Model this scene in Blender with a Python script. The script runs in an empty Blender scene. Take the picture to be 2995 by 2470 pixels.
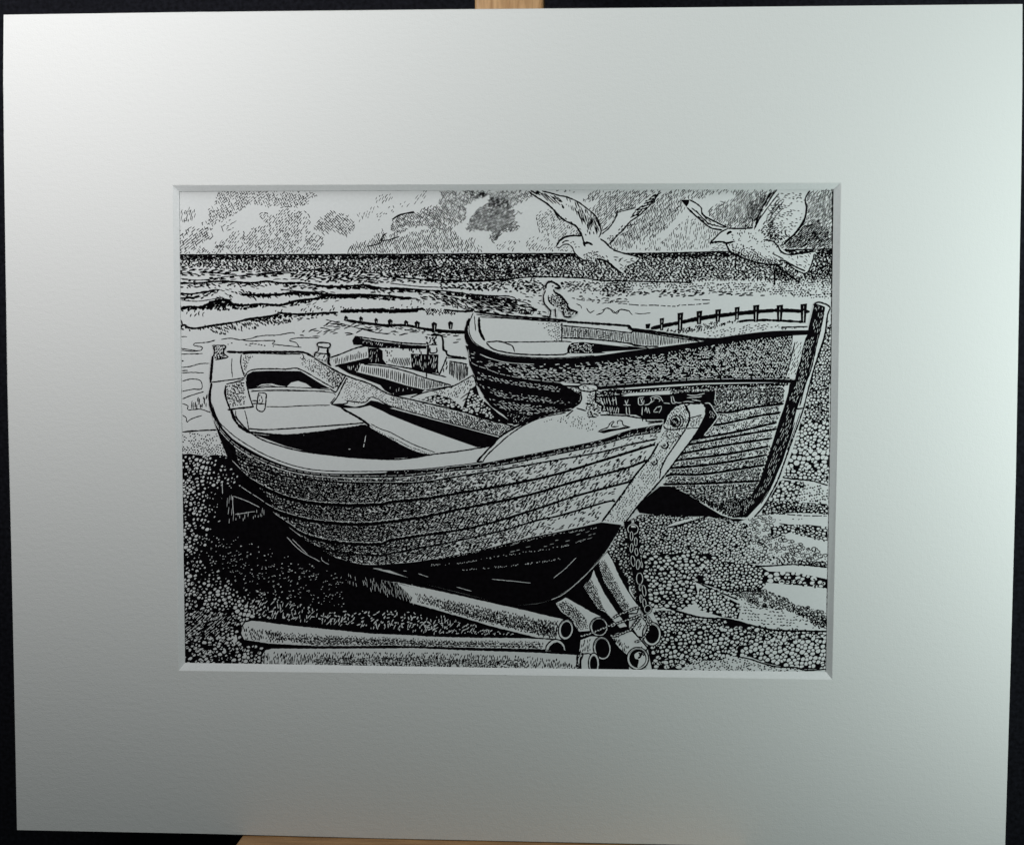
import bpy, math, random
import numpy as np
from mathutils import Matrix, Vector
from mathutils.geometry import tessellate_polygon

random.seed(7)
RS = np.random.RandomState(11)
scene = bpy.context.scene
COL = scene.collection

# ---------------------------------------------------------------- camera fit
PXW, PXH = 2995.0, 2470.0
BW, BH = 0.508, 0.42063          # mount board, metres
CAMP = np.array([0.05631, 0.05400, 0.80230])
CANG = (-0.06121, 0.06390, 0.00210)
FPX = 4663.8


def rotm(a, b, g):
    ca, sa, cb, sb, cg, sg = math.cos(a), math.sin(a), math.cos(b), math.sin(b), math.cos(g), math.sin(g)
    Rx = np.array([[1, 0, 0], [0, ca, -sa], [0, sa, ca]])
    Ry = np.array([[cb, 0, sb], [0, 1, 0], [-sb, 0, cb]])
    Rz = np.array([[cg, -sg, 0], [sg, cg, 0], [0, 0, 1]])
    return Rz @ Ry @ Rx


CR = rotm(*CANG)


def onto(pts, w=0.0):
    """photo pixel -> (u, v) on the board-parallel plane at height w"""
    p = np.asarray(pts, float).reshape(-1, 2)
    d = np.stack([(p[:, 0] - PXW / 2) / FPX, -(p[:, 1] - PXH / 2) / FPX, -np.ones(len(p))], 1) @ CR.T
    t = (w - CAMP[2]) / d[:, 2]
    return (CAMP[None, :] + d * t[:, None])[:, :2]


TILT = math.radians(8)
MB = Matrix.Translation((0, 0, 0.25)) @ Matrix(((1, 0, 0, 0),
                                                (0, math.sin(TILT), -math.cos(TILT), 0),
                                                (0, math.cos(TILT), math.sin(TILT), 0),
                                                (0, 0, 0, 1)))

# ---------------------------------------------------------------- materials


def new_mat(name):
    m = bpy.data.materials.new(name)
    m.use_nodes = True
    nt = m.node_tree
    return m, nt, nt.nodes['Principled BSDF']


def lk(nt, a, b):
    nt.links.new(a, b)


def mat_board_mat():
    m, nt, b = new_mat('mount_board_surface')
    tc = nt.nodes.new('ShaderNodeTexCoord')
    mp = nt.nodes.new('ShaderNodeMapping')
    mp.inputs['Scale'].default_value = (210, 520, 200)
    lk(nt, tc.outputs['Object'], mp.inputs['Vector'])
    n1 = nt.nodes.new('ShaderNodeTexNoise')
    n1.inputs['Scale'].default_value = 1.0
    n1.inputs['Detail'].default_value = 4
    lk(nt, mp.outputs['Vector'], n1.inputs['Vector'])
    mp2 = nt.nodes.new('ShaderNodeMapping')
    mp2.inputs['Scale'].default_value = (520, 330, 300)
    lk(nt, tc.outputs['Object'], mp2.inputs['Vector'])
    n2 = nt.nodes.new('ShaderNodeTexNoise')
    n2.inputs['Scale'].default_value = 1.0
    n2.inputs['Detail'].default_value = 3
    lk(nt, mp2.outputs['Vector'], n2.inputs['Vector'])
    n3 = nt.nodes.new('ShaderNodeTexNoise')
    n3.inputs['Scale'].default_value = 1500
    n3.inputs['Detail'].default_value = 2
    lk(nt, tc.outputs['Object'], n3.inputs['Vector'])
    a = nt.nodes.new('ShaderNodeMath'); a.operation = 'ADD'
    lk(nt, n1.outputs['Fac'], a.inputs[0]); lk(nt, n2.outputs['Fac'], a.inputs[1])
    a2 = nt.nodes.new('ShaderNodeMath'); a2.operation = 'ADD'
    lk(nt, a.outputs[0], a2.inputs[0]); lk(nt, n3.outputs['Fac'], a2.inputs[1])
    bp = nt.nodes.new('ShaderNodeBump')
    bp.inputs['Strength'].default_value = 0.7
    bp.inputs['Distance'].default_value = 0.00012
    lk(nt, a2.outputs[0], bp.inputs['Height'])
    lk(nt, bp.outputs['Normal'], b.inputs['Normal'])
    r = nt.nodes.new('ShaderNodeValToRGB')
    r.color_ramp.elements[0].position = 0.9
    r.color_ramp.elements[1].position = 2.0 / 3 + .6
    r.color_ramp.elements[0].color = (0.715, 0.715, 0.705, 1)
    r.color_ramp.elements[1].color = (0.825, 0.825, 0.815, 1)
    lk(nt, a2.outputs[0], r.inputs['Fac'])
    lk(nt, r.outputs['Color'], b.inputs['Base Color'])
    b.inputs['Roughness'].default_value = 0.85
    b.inputs['Specular IOR Level'].default_value = 0.15
    return m


def simple_noise_mat(name, c1, c2, scale, rough, bump=0.0, bdist=0.0002, stretch=(1, 1, 1), spec=0.3):
    m, nt, b = new_mat(name)
    tc = nt.nodes.new('ShaderNodeTexCoord')
    mp = nt.nodes.new('ShaderNodeMapping')
    mp.inputs['Scale'].default_value = stretch
    lk(nt, tc.outputs['Object'], mp.inputs['Vector'])
    n = nt.nodes.new('ShaderNodeTexNoise')
    n.inputs['Scale'].default_value = scale
    n.inputs['Detail'].default_value = 5
    lk(nt, mp.outputs['Vector'], n.inputs['Vector'])
    r = nt.nodes.new('ShaderNodeValToRGB')
    r.color_ramp.elements[0].position = 0.3
    r.color_ramp.elements[1].position = 0.7
    r.color_ramp.elements[0].color = (*c1, 1)
    r.color_ramp.elements[1].color = (*c2, 1)
    lk(nt, n.outputs['Fac'], r.inputs['Fac'])
    lk(nt, r.outputs['Color'], b.inputs['Base Color'])
    b.inputs['Roughness'].default_value = rough
    b.inputs['Specular IOR Level'].default_value = spec
    if bump:
        bp = nt.nodes.new('ShaderNodeBump')
        bp.inputs['Strength'].default_value = bump
        bp.inputs['Distance'].default_value = bdist
        lk(nt, n.outputs['Fac'], bp.inputs['Height'])
        lk(nt, bp.outputs['Normal'], b.inputs['Normal'])
    return m


M_BOARD = mat_board_mat()
M_BEVEL = simple_noise_mat('board_core', (0.78, 0.79, 0.79), (0.84, 0.845, 0.85), 900, 0.8, 0.25, 0.0001)
M_PAPER = simple_noise_mat('drawing_paper', (0.74, 0.75, 0.75), (0.78, 0.79, 0.79), 700, 0.75, 0.1, 0.00005)
M_INK = simple_noise_mat('black_ink', (0.0018, 0.0012, 0.002), (0.005, 0.004, 0.0055), 500, 0.75, spec=0.03)
M_BLACK = simple_noise_mat('black_cloth', (0.0022, 0.0022, 0.0042), (0.0125, 0.013, 0.019), 420, 0.85, 0.5, 0.0006, spec=0.15)


def wood(name, c1, c2, axis_scale):
    m, nt, b = new_mat(name)
    tc = nt.nodes.new('ShaderNodeTexCoord')
    mp = nt.nodes.new('ShaderNodeMapping')
    mp.inputs['Scale'].default_value = axis_scale
    lk(nt, tc.outputs['Object'], mp.inputs['Vector'])
    n = nt.nodes.new('ShaderNodeTexNoise')
    n.inputs['Scale'].default_value = 1.0
    n.inputs['Detail'].default_value = 6
    n.inputs['Distortion'].default_value = 0.4
    lk(nt, mp.outputs['Vector'], n.inputs['Vector'])
    r = nt.nodes.new('ShaderNodeValToRGB')
    r.color_ramp.elements[0].position = 0.35
    r.color_ramp.elements[1].position = 0.68
    r.color_ramp.elements[0].color = (*c1, 1)
    r.color_ramp.elements[1].color = (*c2, 1)
    lk(nt, n.outputs['Fac'], r.inputs['Fac'])
    lk(nt, r.outputs['Color'], b.inputs['Base Color'])
    b.inputs['Roughness'].default_value = 0.45
    bp = nt.nodes.new('ShaderNodeBump')
    bp.inputs['Strength'].default_value = 0.2
    bp.inputs['Distance'].default_value = 0.0003
    lk(nt, n.outputs['Fac'], bp.inputs['Height'])
    lk(nt, bp.outputs['Normal'], b.inputs['Normal'])
    return m


M_WOODV = wood('beech_upright', (0.46, 0.25, 0.10), (0.74, 0.46, 0.22), (420, 45, 420))
M_WOODH = wood('beech_ledge', (0.30, 0.15, 0.055), (0.46, 0.25, 0.10), (40, 300, 300))
M_WOODD = wood('dark_red_wood', (0.05, 0.012, 0.010), (0.075, 0.02, 0.015), (60, 300, 300))  # very dark reddish brown wood for the lower piece

# ---------------------------------------------------------------- object helpers


def link(name, me, mats, parent=None, top=None):
    o = bpy.data.objects.new(name, me)
    for m in mats:
        me.materials.append(m)
    COL.objects.link(o)
    if parent is not None:
        o.parent = parent
    else:
        o.matrix_world = MB
    return o


def tag(o, label=None, cat=None, group=None, kind=None):
    if label: o['label'] = label
    if cat: o['category'] = cat
    if group: o['group'] = group
    if kind: o['kind'] = kind
    return o


def box_mesh(name, u0, u1, v0, v1, w0, w1, bev=0.0):
    import bmesh
    bm = bmesh.new()
    vs = [bm.verts.new((u, v, w)) for w in (w0, w1) for v in (v0, v1) for u in (u0, u1)]
    for f in ((0, 2, 3, 1), (4, 5, 7, 6), (0, 1, 5, 4), (2, 6, 7, 3), (0, 4, 6, 2), (1, 3, 7, 5)):
        bm.faces.new([vs[i] for i in f])
    if bev:
        bmesh.ops.bevel(bm, geom=list(bm.edges), offset=bev, segments=3, profile=0.6, affect='EDGES')
    me = bpy.data.meshes.new(name)
    bm.to_mesh(me); bm.free()
    return me


# ---------------------------------------------------------------- pen drawing
TILES = {'11': (520, 545, 3.0071), '12': (1140, 545, 3.0071), '13': (1760, 545, 3.0071),
         '21': (520, 980, 3.0071), '22': (1140, 980, 3.0071), '23': (1760, 980, 3.0071),
         '31': (520, 1410, 3.0071), '32': (1140, 1410, 3.0071), '33': (1760, 1410, 3.0071),
         'R': (1720, 1120, 5.012), 'D': (960, 960, 5.012), 'P': (1600, 1560, 4.339), 'S': (0, 0, 1.0)}


def c(s, tile=None):
    """'22:x,y x,y 23:x,y' -> photo pixels"""
    out = []
    t = TILES[tile] if tile else TILES['S']
    for tok in s.replace(':', ': ').split():
        if tok.endswith(':'):
            t = TILES[tok[:-1]]
            continue
        x, y = tok.split(',')
        out.append((t[0] + float(x) / t[2], t[1] + float(y) / t[2]))
    return np.array(out)


def smooth(p, n=5, closed=False):
    p = np.asarray(p, float)
    if len(p) < 3:
        return p
    if closed:
        q = np.vstack([p[-1], p, p[0], p[1]])
    else:
        q = np.vstack([2 * p[0] - p[1], p, 2 * p[-1] - p[-2]])
    out = []
    for i in range(1, len(q) - 2):
        a, b, cc, d = q[i - 1], q[i], q[i + 1], q[i + 2]
        for k in range(n):
            t = k / n
            out.append(0.5 * (2 * b + (cc - a) * t + (2 * a - 5 * b + 4 * cc - d) * t * t + (3 * b - a - 3 * cc + d) * t ** 3))
    if not closed:
        out.append(q[-2])
    return np.array(out)


def inside(poly, x, y):
    res = np.zeros(x.shape, bool)
    n = len(poly)
    j = n - 1
    for i in range(n):
        xi, yi = poly[i]; xj, yj = poly[j]
        if yi != yj:
            m = ((yi > y) != (yj > y)) & (x < (xj - xi) * (y - yi) / (yj - yi) + xi)
            res ^= m
        j = i
    return res


TH = 0.0022                       # mount thickness
ZP = -TH - 0.0006                 # drawing paper surface
DZ = 1.5e-6
zc = [1]


PEN = 1.34


class Layer:
    def __init__(self, name, parent, label=None):
        self.name, self.parent, self.label = name, parent, label
        self.V, self.F, self.M = [], [], []
        self.n = 0
        self.pen = 1.0
        self.up()

    def up(self):
        zc[0] += 1
        self.z = ZP + zc[0] * DZ

    def _add(self, P, faces, ink, jit=0.0):
        P = np.asarray(P)
        uv = onto(P.reshape(-1, 2), ZP)
        z = np.full((len(uv), 1), self.z) + jit
        self.V.append(np.hstack([uv, z]))
        self.F.append(np.asarray(faces) + self.n)
        self.M.append(np.full(len(faces), ink))
        self.n += len(uv)

    def fill(self, poly, ink=0, sm=False, n=5):
        self.up()
        if sm:
            poly = smooth(poly, n, True)
        tri = tessellate_polygon([[Vector((a, b, 0)) for a, b in poly]])
        f = [(a, b, cc, cc) for a, b, cc in tri]
        self._add(poly, f, ink)
        self.up()

    def strip(self, C, Wd, ink=1):
        """C (N,K,2) centre lines, Wd (N,K) widths -> ribbons"""
        N, K, _ = C.shape
        if N == 0:
            return
        T = np.gradient(C, axis=1)
        L = np.linalg.norm(T, axis=2, keepdims=True) + 1e-9
        T = T / L
        Nn = np.stack([-T[..., 1], T[..., 0]], 2)
        A = C + Nn * Wd[..., None] / 2
        B = C - Nn * Wd[..., None] / 2
        P = np.stack([A, B], 2).reshape(N, K * 2, 2)
        base = (np.arange(N) * K * 2)[:, None, None]
        k = np.arange(K - 1)
        q = np.stack([2 * k, 2 * k + 1, 2 * k + 3, 2 * k + 2], 1)[None]
        F = (base + q).reshape(-1, 4)
        jit = 0.0
        if ink == 0:
            jit = np.repeat(RS.uniform(0, DZ * .9, N), K * 2)[:, None]
        self._add(P.reshape(-1, 2), F, ink, jit)

    def line(self, pts, w=3.0, sm=True, ink=1, rough=0.5, taper=0.6, closed=False, gaps=0.0):
        p = smooth(pts, 6, closed) if sm else np.asarray(pts, float)
        if closed:
            p = np.vstack([p, p[:1]])
        seg = np.linalg.norm(np.diff(p, axis=0), axis=1)
        tot = seg.sum()
        n = max(3, int(tot / 5) + 2)
        s = np.linspace(0, tot, n)
        cs = np.concatenate([[0], np.cumsum(seg)])
        q = np.stack([np.interp(s, cs, p[:, 0]), np.interp(s, cs, p[:, 1])], 1)
        q += RS.normal(0, rough * .45, q.shape)
        if ink == 1 and w <= 6:
            w = w * PEN
        ww = w * (1 + RS.normal(0, .16, n))
        if w > 6:
            ww = w + RS.normal(0, 1.0, n)
        if not closed and taper > 0:
            e = np.minimum(s, tot - s)
            ww *= np.clip(.45 + e / (w * 2.5 * taper + .1), 0, 1)
        ww = np.maximum(ww, .5)
        if gaps:
            i = 0
            while i < n - 2:
                k = i + int(RS.uniform(2, 2 + 3 / gaps))
                k = min(k, n - 1)
                if k - i >= 1:
                    self.strip(q[None, i:k + 1], ww[None, i:k + 1], ink)
                i = k + 1
        else:
            self.strip(q[None], ww[None], ink)
        return self

    def lines(self, s, w=3.0, **k):
        for part in s.split('|'):
            self.line(c(part), w, **k)

    def dash(self, poly, ang=0, l=12, sp=5, w=2.2, p=1.0, curve=0.0, jit=.2, angj=6, gap=1.35, ink=1, dirf=None, wob=0, bounds=None):
        """short pen strokes on a jittered lattice; ang in degrees, anticlockwise from the right"""
        if callable(poly):
            x0, y0, x1, y1 = bounds
        else:
            poly = np.asarray(poly)
            x0, y0 = poly.min(0); x1, y1 = poly.max(0)
        cx, cy = (x0 + x1) / 2, (y0 + y1) / 2
        R = math.hypot(x1 - x0, y1 - y0) / 2 + l
        a = math.radians(ang)
        ca, sa = math.cos(a), -math.sin(a)
        st = l * gap
        U, Vv = np.meshgrid(np.arange(-R, R, st), np.arange(-R, R, sp))
        row = (np.arange(Vv.shape[0]) % 2)[:, None] * st * .5
        U = U + row + RS.uniform(-1, 1, U.shape) * jit * st + RS.uniform(-st / 2, st / 2, (U.shape[0], 1)) * .6
        Vv = Vv + RS.uniform(-1, 1, U.shape) * jit * sp
        U, Vv = U.ravel(), Vv.ravel()
        x = cx + U * ca - Vv * sa
        y = cy + U * sa + Vv * ca
        test = poly if callable(poly) else (lambda X, Y: inside(poly, X, Y))
        m = test(x, y)
        x, y = x[m], y[m]
        pp = p(x, y) if callable(p) else np.full(x.shape, p)
        m = RS.uniform(0, 1, x.shape) < pp
        x, y = x[m], y[m]
        if len(x) == 0:
            return self
        th = np.full(x.shape, a) + np.radians(RS.normal(0, angj, x.shape))
        if dirf is not None:
            th = th + dirf(x, y)
        ll = l * RS.uniform(.65, 1.25, x.shape)
        K = 4
        t = np.linspace(-.5, .5, K)[None]
        bend = RS.normal(curve, abs(curve) * .6 + .03, x.shape)[:, None]
        along = ll[:, None] * t
        off = bend * ll[:, None] * (t * t - .12) * 2
        if wob:
            off = off + RS.normal(0, wob, off.shape)
        dx, dy = np.cos(th)[:, None], -np.sin(th)[:, None]
        X = x[:, None] + along * dx - off * dy
        Y = y[:, None] + along * dy + off * dx
        # trim the ends that leave the region
        ok = test(X[:, 0], Y[:, 0]) & test(X[:, -1], Y[:, -1])
        sc = np.where(ok, 1.0, .55)[:, None]
        X = x[:, None] + (X - x[:, None]) * sc
        Y = y[:, None] + (Y - y[:, None]) * sc
        if ink == 1:
            w = w * PEN * self.pen
        Wd = w * RS.uniform(.75, 1.25, x.shape)[:, None] * np.array([.6, 1.1, 1.0, .5])[None]
        self.strip(np.stack([X, Y], 2), Wd, ink)
        return self

    def blobs(self, poly, size=10, fill=.36, squash=.75, ang=0, p=1.0, ink=0, ring=0, sizef=None, rj=.25, bounds=None):
        """pebbles: small irregular rounded shapes"""
        poly = np.asarray(poly)
        x0, y0 = poly.min(0); x1, y1 = poly.max(0)
        a = math.radians(ang); ca, sa = math.cos(a), -math.sin(a)
        cx, cy = (x0 + x1) / 2, (y0 + y1) / 2
        R = math.hypot(x1 - x0, y1 - y0) / 2
        U, V = np.meshgrid(np.arange(-R, R, size), np.arange(-R, R, size * squash))
        U = U + (np.arange(V.shape[0]) % 2)[:, None] * size / 2 + RS.uniform(-rj, rj, U.shape) * size
        V = V + RS.uniform(-rj, rj, U.shape) * size * squash
        U, V = U.ravel(), V.ravel()
        x = cx + U * ca - V * sa
        y = cy + U * sa + V * ca
        m = inside(poly, x, y)
        x, y = x[m], y[m]
        pp = p(x, y) if callable(p) else np.full(x.shape, p)
        m = RS.uniform(0, 1, x.shape) < pp
        x, y = x[m], y[m]
        N = len(x)
        if N == 0:
            return self
        K = 9
        th = np.linspace(0, 2 * np.pi, K, endpoint=False)[None] + RS.uniform(0, 1, (N, 1))
        sz = size * fill * RS.uniform(.6, 1.3, (N, 1))
        if sizef is not None:
            sz = sz * sizef(x, y)[:, None]
        r = sz * (1 + RS.normal(0, .17, (N, K)))
        el = RS.uniform(.5, 1.0, (N, 1)) * squash / .75
        ro = a + RS.normal(0, .35, (N, 1))
        ex = r * np.cos(th); ey = r * np.sin(th) * el
        X = x[:, None] + ex * np.cos(ro) + ey * np.sin(ro)
        Y = y[:, None] - ex * np.sin(ro) + ey * np.cos(ro)
        if ring:
            C = np.stack([X, Y], 2)
            C = np.concatenate([C, C[:, :1] + RS.normal(0, .6, (N, 1, 2))], 1)
            k = RS.randint(0, 3)
            self.strip(C[:, k:], np.full((N, K + 1 - k), ring) * RS.uniform(.7, 1.3, (N, 1)), 1)
            return self
        P = np.stack([X, Y], 2).reshape(-1, 2)
        base = (np.arange(N) * K)[:, None, None]
        q = np.array([[0, 1, 2, 3], [0, 3, 4, 5], [0, 5, 6, 7], [0, 7, 8, 8]])[None]
        jitz = np.repeat(RS.uniform(0, DZ * .9, N), K)[:, None]
        self._add(P, (base + q).reshape(-1, 4), ink, jitz)
        return self

    def cobble(self, poly, size=14, gap=3.0, squash=.75, ang=0, rj=.4, p=1.0, tone=None):
        """packed pebbles: shrunken cells of a jittered lattice, paper on ink"""
        poly = np.asarray(poly)
        x0, y0 = poly.min(0); x1, y1 = poly.max(0)
        a = math.radians(ang); ca, sa = math.cos(a), -math.sin(a)
        cx, cy = (x0 + x1) / 2, (y0 + y1) / 2
        R = math.hypot(x1 - x0, y1 - y0) / 2 + size
        nu = int(2 * R / size) + 2; nv = int(2 * R / (size * .87 * squash)) + 2
        U = (np.arange(nu)[None] - nu / 2) + (np.arange(nv) % 2)[:, None] * .5 + RS.uniform(-rj, rj, (nv, nu))
        V = (np.arange(nv)[:, None] - nv / 2) * .87 + RS.uniform(-rj, rj, (nv, nu))
        U *= size; V *= size
        K = 11
        th = np.linspace(0, 2 * np.pi, K, endpoint=False)
        ux, uy = np.cos(th), np.sin(th)
        r = np.full((nv, nu, K), size * .75)
        for di in (-2, -1, 0, 1, 2):
            for dj in (-2, -1, 0, 1, 2):
                if di == 0 and dj == 0:
                    continue
                dU = np.roll(U, (di, dj), (0, 1)) - U
                dV = np.roll(V, (di, dj), (0, 1)) - V
                d2 = dU ** 2 + dV ** 2
                ok = d2 < (size * 4) ** 2
                dot = dU[..., None] * ux + dV[..., None] * uy
                rr = np.where((dot > 1e-3) & ok[..., None], d2[..., None] / 2 / np.maximum(dot, 1e-3), 1e9)
                r = np.minimum(r, rr)
        U, V, r = U.ravel(), V.ravel(), r.reshape(-1, K)
        px = cx + U * ca - V * squash * sa
        py = cy + U * sa + V * squash * ca
        m = inside(poly, px, py) & (RS.uniform(0, 1, px.shape) < (p(px, py) if callable(p) else p))
        U, V, r, px, py = U[m], V[m], r[m], px[m], py[m]
        if not len(px):
            return self
        g = gap(px, py) if callable(gap) else np.full(px.shape, gap)
        g = g * RS.uniform(.55, 1.6, g.shape)
        r = np.minimum(r, r.mean(1, keepdims=True) * 1.22)
        r = r - g[:, None] / 2 / (squash ** .5)
        r = (r + np.roll(r, 1, 1) * .5 + np.roll(r, -1, 1) * .5) / 2
        keep = r.mean(1) > .9
        r, px, py = np.maximum(r[keep], .5), px[keep], py[keep]
        ex, ey = r * ux, r * uy * squash
        X = px[:, None] + ex * ca - ey * sa
        Y = py[:, None] + ex * sa + ey * ca
        N = len(px)
        P = np.stack([X, Y], 2).reshape(-1, 2)
        base = (np.arange(N) * K)[:, None, None]
        q = np.array([[0, 1, 2, 3], [0, 3, 4, 5], [0, 5, 6, 7], [0, 7, 8, 9], [0, 9, 10, 10]])[None]
        jitz = np.repeat(RS.uniform(0, DZ * .9, N), K)[:, None]
        self._add(P, (base + q).reshape(-1, 4), 0, jitz)
        return self

    def hatch(self, poly, ang=90, sp=5, w=2.2, ink=1, jit=.25, short=0.0):
        """full pen strokes from edge to edge of a region"""
        poly = np.asarray(poly)
        a = math.radians(ang); dx, dy = math.cos(a), -math.sin(a)
        nx, ny = -dy, dx
        s_ = poly @ np.array([nx, ny])
        for t in np.arange(s_.min() + sp / 2, s_.max(), sp):
            t = t + RS.normal(0, sp * jit * .5)
            xs = []
            n = len(poly)
            for i in range(n):
                p0, p1_ = poly[i], poly[(i + 1) % n]
                a0, a1 = s_[i] - t, s_[(i + 1) % n] - t
                if (a0 > 0) != (a1 > 0):
                    k = a0 / (a0 - a1)
                    q = p0 + (p1_ - p0) * k
                    xs.append(q[0] * dx + q[1] * dy)
            xs.sort()
            for u0, u1 in zip(xs[::2], xs[1::2]):
                if u1 - u0 < 3:
                    continue
                L = u1 - u0
                u0 = u0 + L * RS.uniform(0, .08 + short * .5)
                u1 = u1 - L * RS.uniform(0, .08 + short)
                off = RS.normal(0, .5, 2)
                P = np.array([[dx * u + nx * t, dy * u + ny * t] for u in (u0, (u0 + u1) / 2, u1)])
                P[0] += off[0] * np.array([nx, ny]); P[2] += off[1] * np.array([nx, ny])
                self.line(P, w, ink=ink, sm=False, rough=.35)
        return self

    def build(self):
        V = np.vstack(self.V); F = np.vstack(self.F); Mi = np.concatenate(self.M)
        V[:, 0] = np.clip(V[:, 0], -BW / 2 + .03, BW / 2 - .03)
        V[:, 1] = np.clip(V[:, 1], -BH / 2 + .03, BH / 2 - .03)
        tri = F[:, 2] == F[:, 3]
        # orient every face towards the viewer
        a, b, d = V[F[:, 0]], V[F[:, 1]], V[F[:, 2]]
        area = (b[:, 0] - a[:, 0]) * (d[:, 1] - a[:, 1]) - (b[:, 1] - a[:, 1]) * (d[:, 0] - a[:, 0])
        faces = []
        cnt = np.where(tri, 3, 4)
        me = bpy.data.meshes.new(self.name)
        me.vertices.add(len(V)); me.vertices.foreach_set('co', V.astype(np.float32).ravel())
        FF = F.copy()
        flip = area < 0
        q = flip & ~tri
        FF[q] = FF[q][:, ::-1]
        tfl = flip & tri
        FF[tfl] = FF[tfl][:, [0, 2, 1, 1]]
        starts = np.concatenate([[0], np.cumsum(cnt)[:-1]])
        tot = int(cnt.sum())
        mask = np.ones(FF.shape, bool); mask[tri, 3] = False
        loops = FF[mask]
        me.loops.add(tot); me.loops.foreach_set('vertex_index', loops.astype(np.int32))
        me.polygons.add(len(FF))
        me.polygons.foreach_set('loop_start', starts.astype(np.int32))
        me.polygons.foreach_set('loop_total', cnt.astype(np.int32))
        me.polygons.foreach_set('material_index', Mi.astype(np.int32))
        me.update(calc_edges=True)
        o = link(self.name, me, [M_PAPER, M_INK], self.parent)
        if self.label:
            o['label'] = self.label
        return o


def grad(x0, v0, x1, v1, axis=0):
    """probability that ramps along x (axis 0) or y (axis 1)"""
    return lambda x, y: np.clip(v0 + (v1 - v0) * (((x, y)[axis] - x0) / (x1 - x0)), 0, 1)


def yof(curve):
    cv = smooth(curve, 5)
    i = np.argsort(cv[:, 0])
    xs, ys = cv[i, 0], cv[i, 1]
    return lambda x: np.interp(x, xs, ys)


def between(A, B, x0=None, x1=None):
    fa, fb = yof(A), yof(B)
    lo = max(A[:, 0].min(), B[:, 0].min()) if x0 is None else x0
    hi = min(A[:, 0].max(), B[:, 0].max()) if x1 is None else x1
    ys = np.concatenate([A[:, 1], B[:, 1]])
    m = lambda x, y: (x > lo) & (x < hi) & (y > fa(x) + 1) & (y < fb(x) - 1)
    def d(x, y):
        ta = (fa(x + 4) - fa(x - 4)) / 8
        tb = (fb(x + 4) - fb(x - 4)) / 8
        k = np.clip((y - fa(x)) / (fb(x) - fa(x) + 1e-6), 0, 1)
        return -np.arctan(ta * (1 - k) + tb * k)
    return m, d, (lo, ys.min(), hi, ys.max())


# ================================================================= THE THING
root = bpy.data.objects.new('mounted_drawing', None)
COL.objects.link(root)
root.matrix_world = MB
tag(root, 'white card mount round a black pen drawing of beached boats and gulls', 'mounted drawing')

# mount board with bevelled window; outline slightly bowed as the card is
out_px = [(10, 43.3), (600, 36.3), (1300, 28.8), (2000, 22.3), (2991, 12),
          (2990, 260), (2987, 500), (2980, 900), (2971, 1400), (2955, 1970), (2945, 2300), (2938, 2490),
          (2200, 2473), (1700, 2462), (1100, 2449), (600, 2436.5), (51, 2424.5),
          (41, 1970), (33, 1600), (23, 1150), (16, 760), (12.5, 500), (10.5, 250)]
win_px = [(504, 542), (1480, 538), (2460, 534.5), (2450, 1250), (2434, 1986), (1480, 1974), (522.5, 1960), (512, 1250)]
inn_px = [(524, 560), (1480, 556), (2438, 553), (2429, 1250), (2416, 1964), (1480, 1952), (541.5, 1937), (531.5, 1250)]
O = onto(out_px, 0); Wn = onto(win_px, 0); In = onto(inn_px, -TH)


def mount_mesh():
    import bmesh
    bm = bmesh.new()
    nO, nW = len(O), len(Wn)
    of = [bm.verts.new((a, b, 0)) for a, b in O]
    wf = [bm.verts.new((a, b, 0)) for a, b in Wn]
    ib = [bm.verts.new((a, b, -TH)) for a, b in In]
    ob = [bm.verts.new((a, b, -TH)) for a, b in O]
    tris = tessellate_polygon([[Vector((a, b, 0)) for a, b in O], [Vector((a, b, 0)) for a, b in Wn[::-1]]])
    allf = of + wf[::-1]
    for t in tris:
        vs = [allf[i] for i in t]
        f = bm.faces.new(vs)
        f.normal_update()
        if f.normal.z < 0: f.normal_flip()
    allb = ob + ib[::-1]
    tris = tessellate_polygon([[Vector((a, b, 0)) for a, b in O], [Vector((a, b, 0)) for a, b in In[::-1]]])
    for t in tris:
        f = bm.faces.new([allb[i] for i in t])
        f.normal_update()
        if f.normal.z > 0: f.normal_flip()
    for i in range(nO):
        j = (i + 1) % nO
        f = bm.faces.new((of[i], ob[i], ob[j], of[j])); f.material_index = 1
    for i in range(nW):
        j = (i + 1) % nW
        f = bm.faces.new((wf[i], wf[j], ib[j], ib[i])); f.material_index = 1
    # soften the arris of the cut and of the card edge a little
    ed = [e for e in bm.edges if (e.verts[0] in wf and e.verts[1] in wf) and len({f.material_index for f in e.link_faces}) == 2]
    ed += [e for e in bm.edges if (e.verts[0] in of and e.verts[1] in of) and len({f.material_index for f in e.link_faces}) == 2]
    bmesh.ops.bevel(bm, geom=ed, offset=0.00022, segments=2, profile=0.5, affect='EDGES')
    me = bpy.data.meshes.new('mount_board')
    bm.to_mesh(me); bm.free()
    return me


link('mount_board', mount_mesh(), [M_BOARD, M_BEVEL], root)['label'] = 'white textured card mount with a bevel cut window'
link('backing_board', box_mesh('backing_board', -BW / 2 + .002, BW / 2 - .002, -BH / 2 + .004, BH / 2 - .002, ZP - 0.0024, ZP - 0.0003), [M_BEVEL], root)
link('drawing_paper', box_mesh('drawing_paper', -BW / 2 + .02, BW / 2 - .02, -BH / 2 + .02, BH / 2 - .02, ZP - 0.00025, ZP), [M_PAPER], root)

# ----------------------------------------------------------------- SKY
sky = Layer('drawn_sky', root, 'hatched cloudy sky at the top of the drawing')
sky.fill(c('S:500,530 2465,525 2460,727 2135,735 1870,741 1500,742 1140,744 500,745'), 0)


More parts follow.
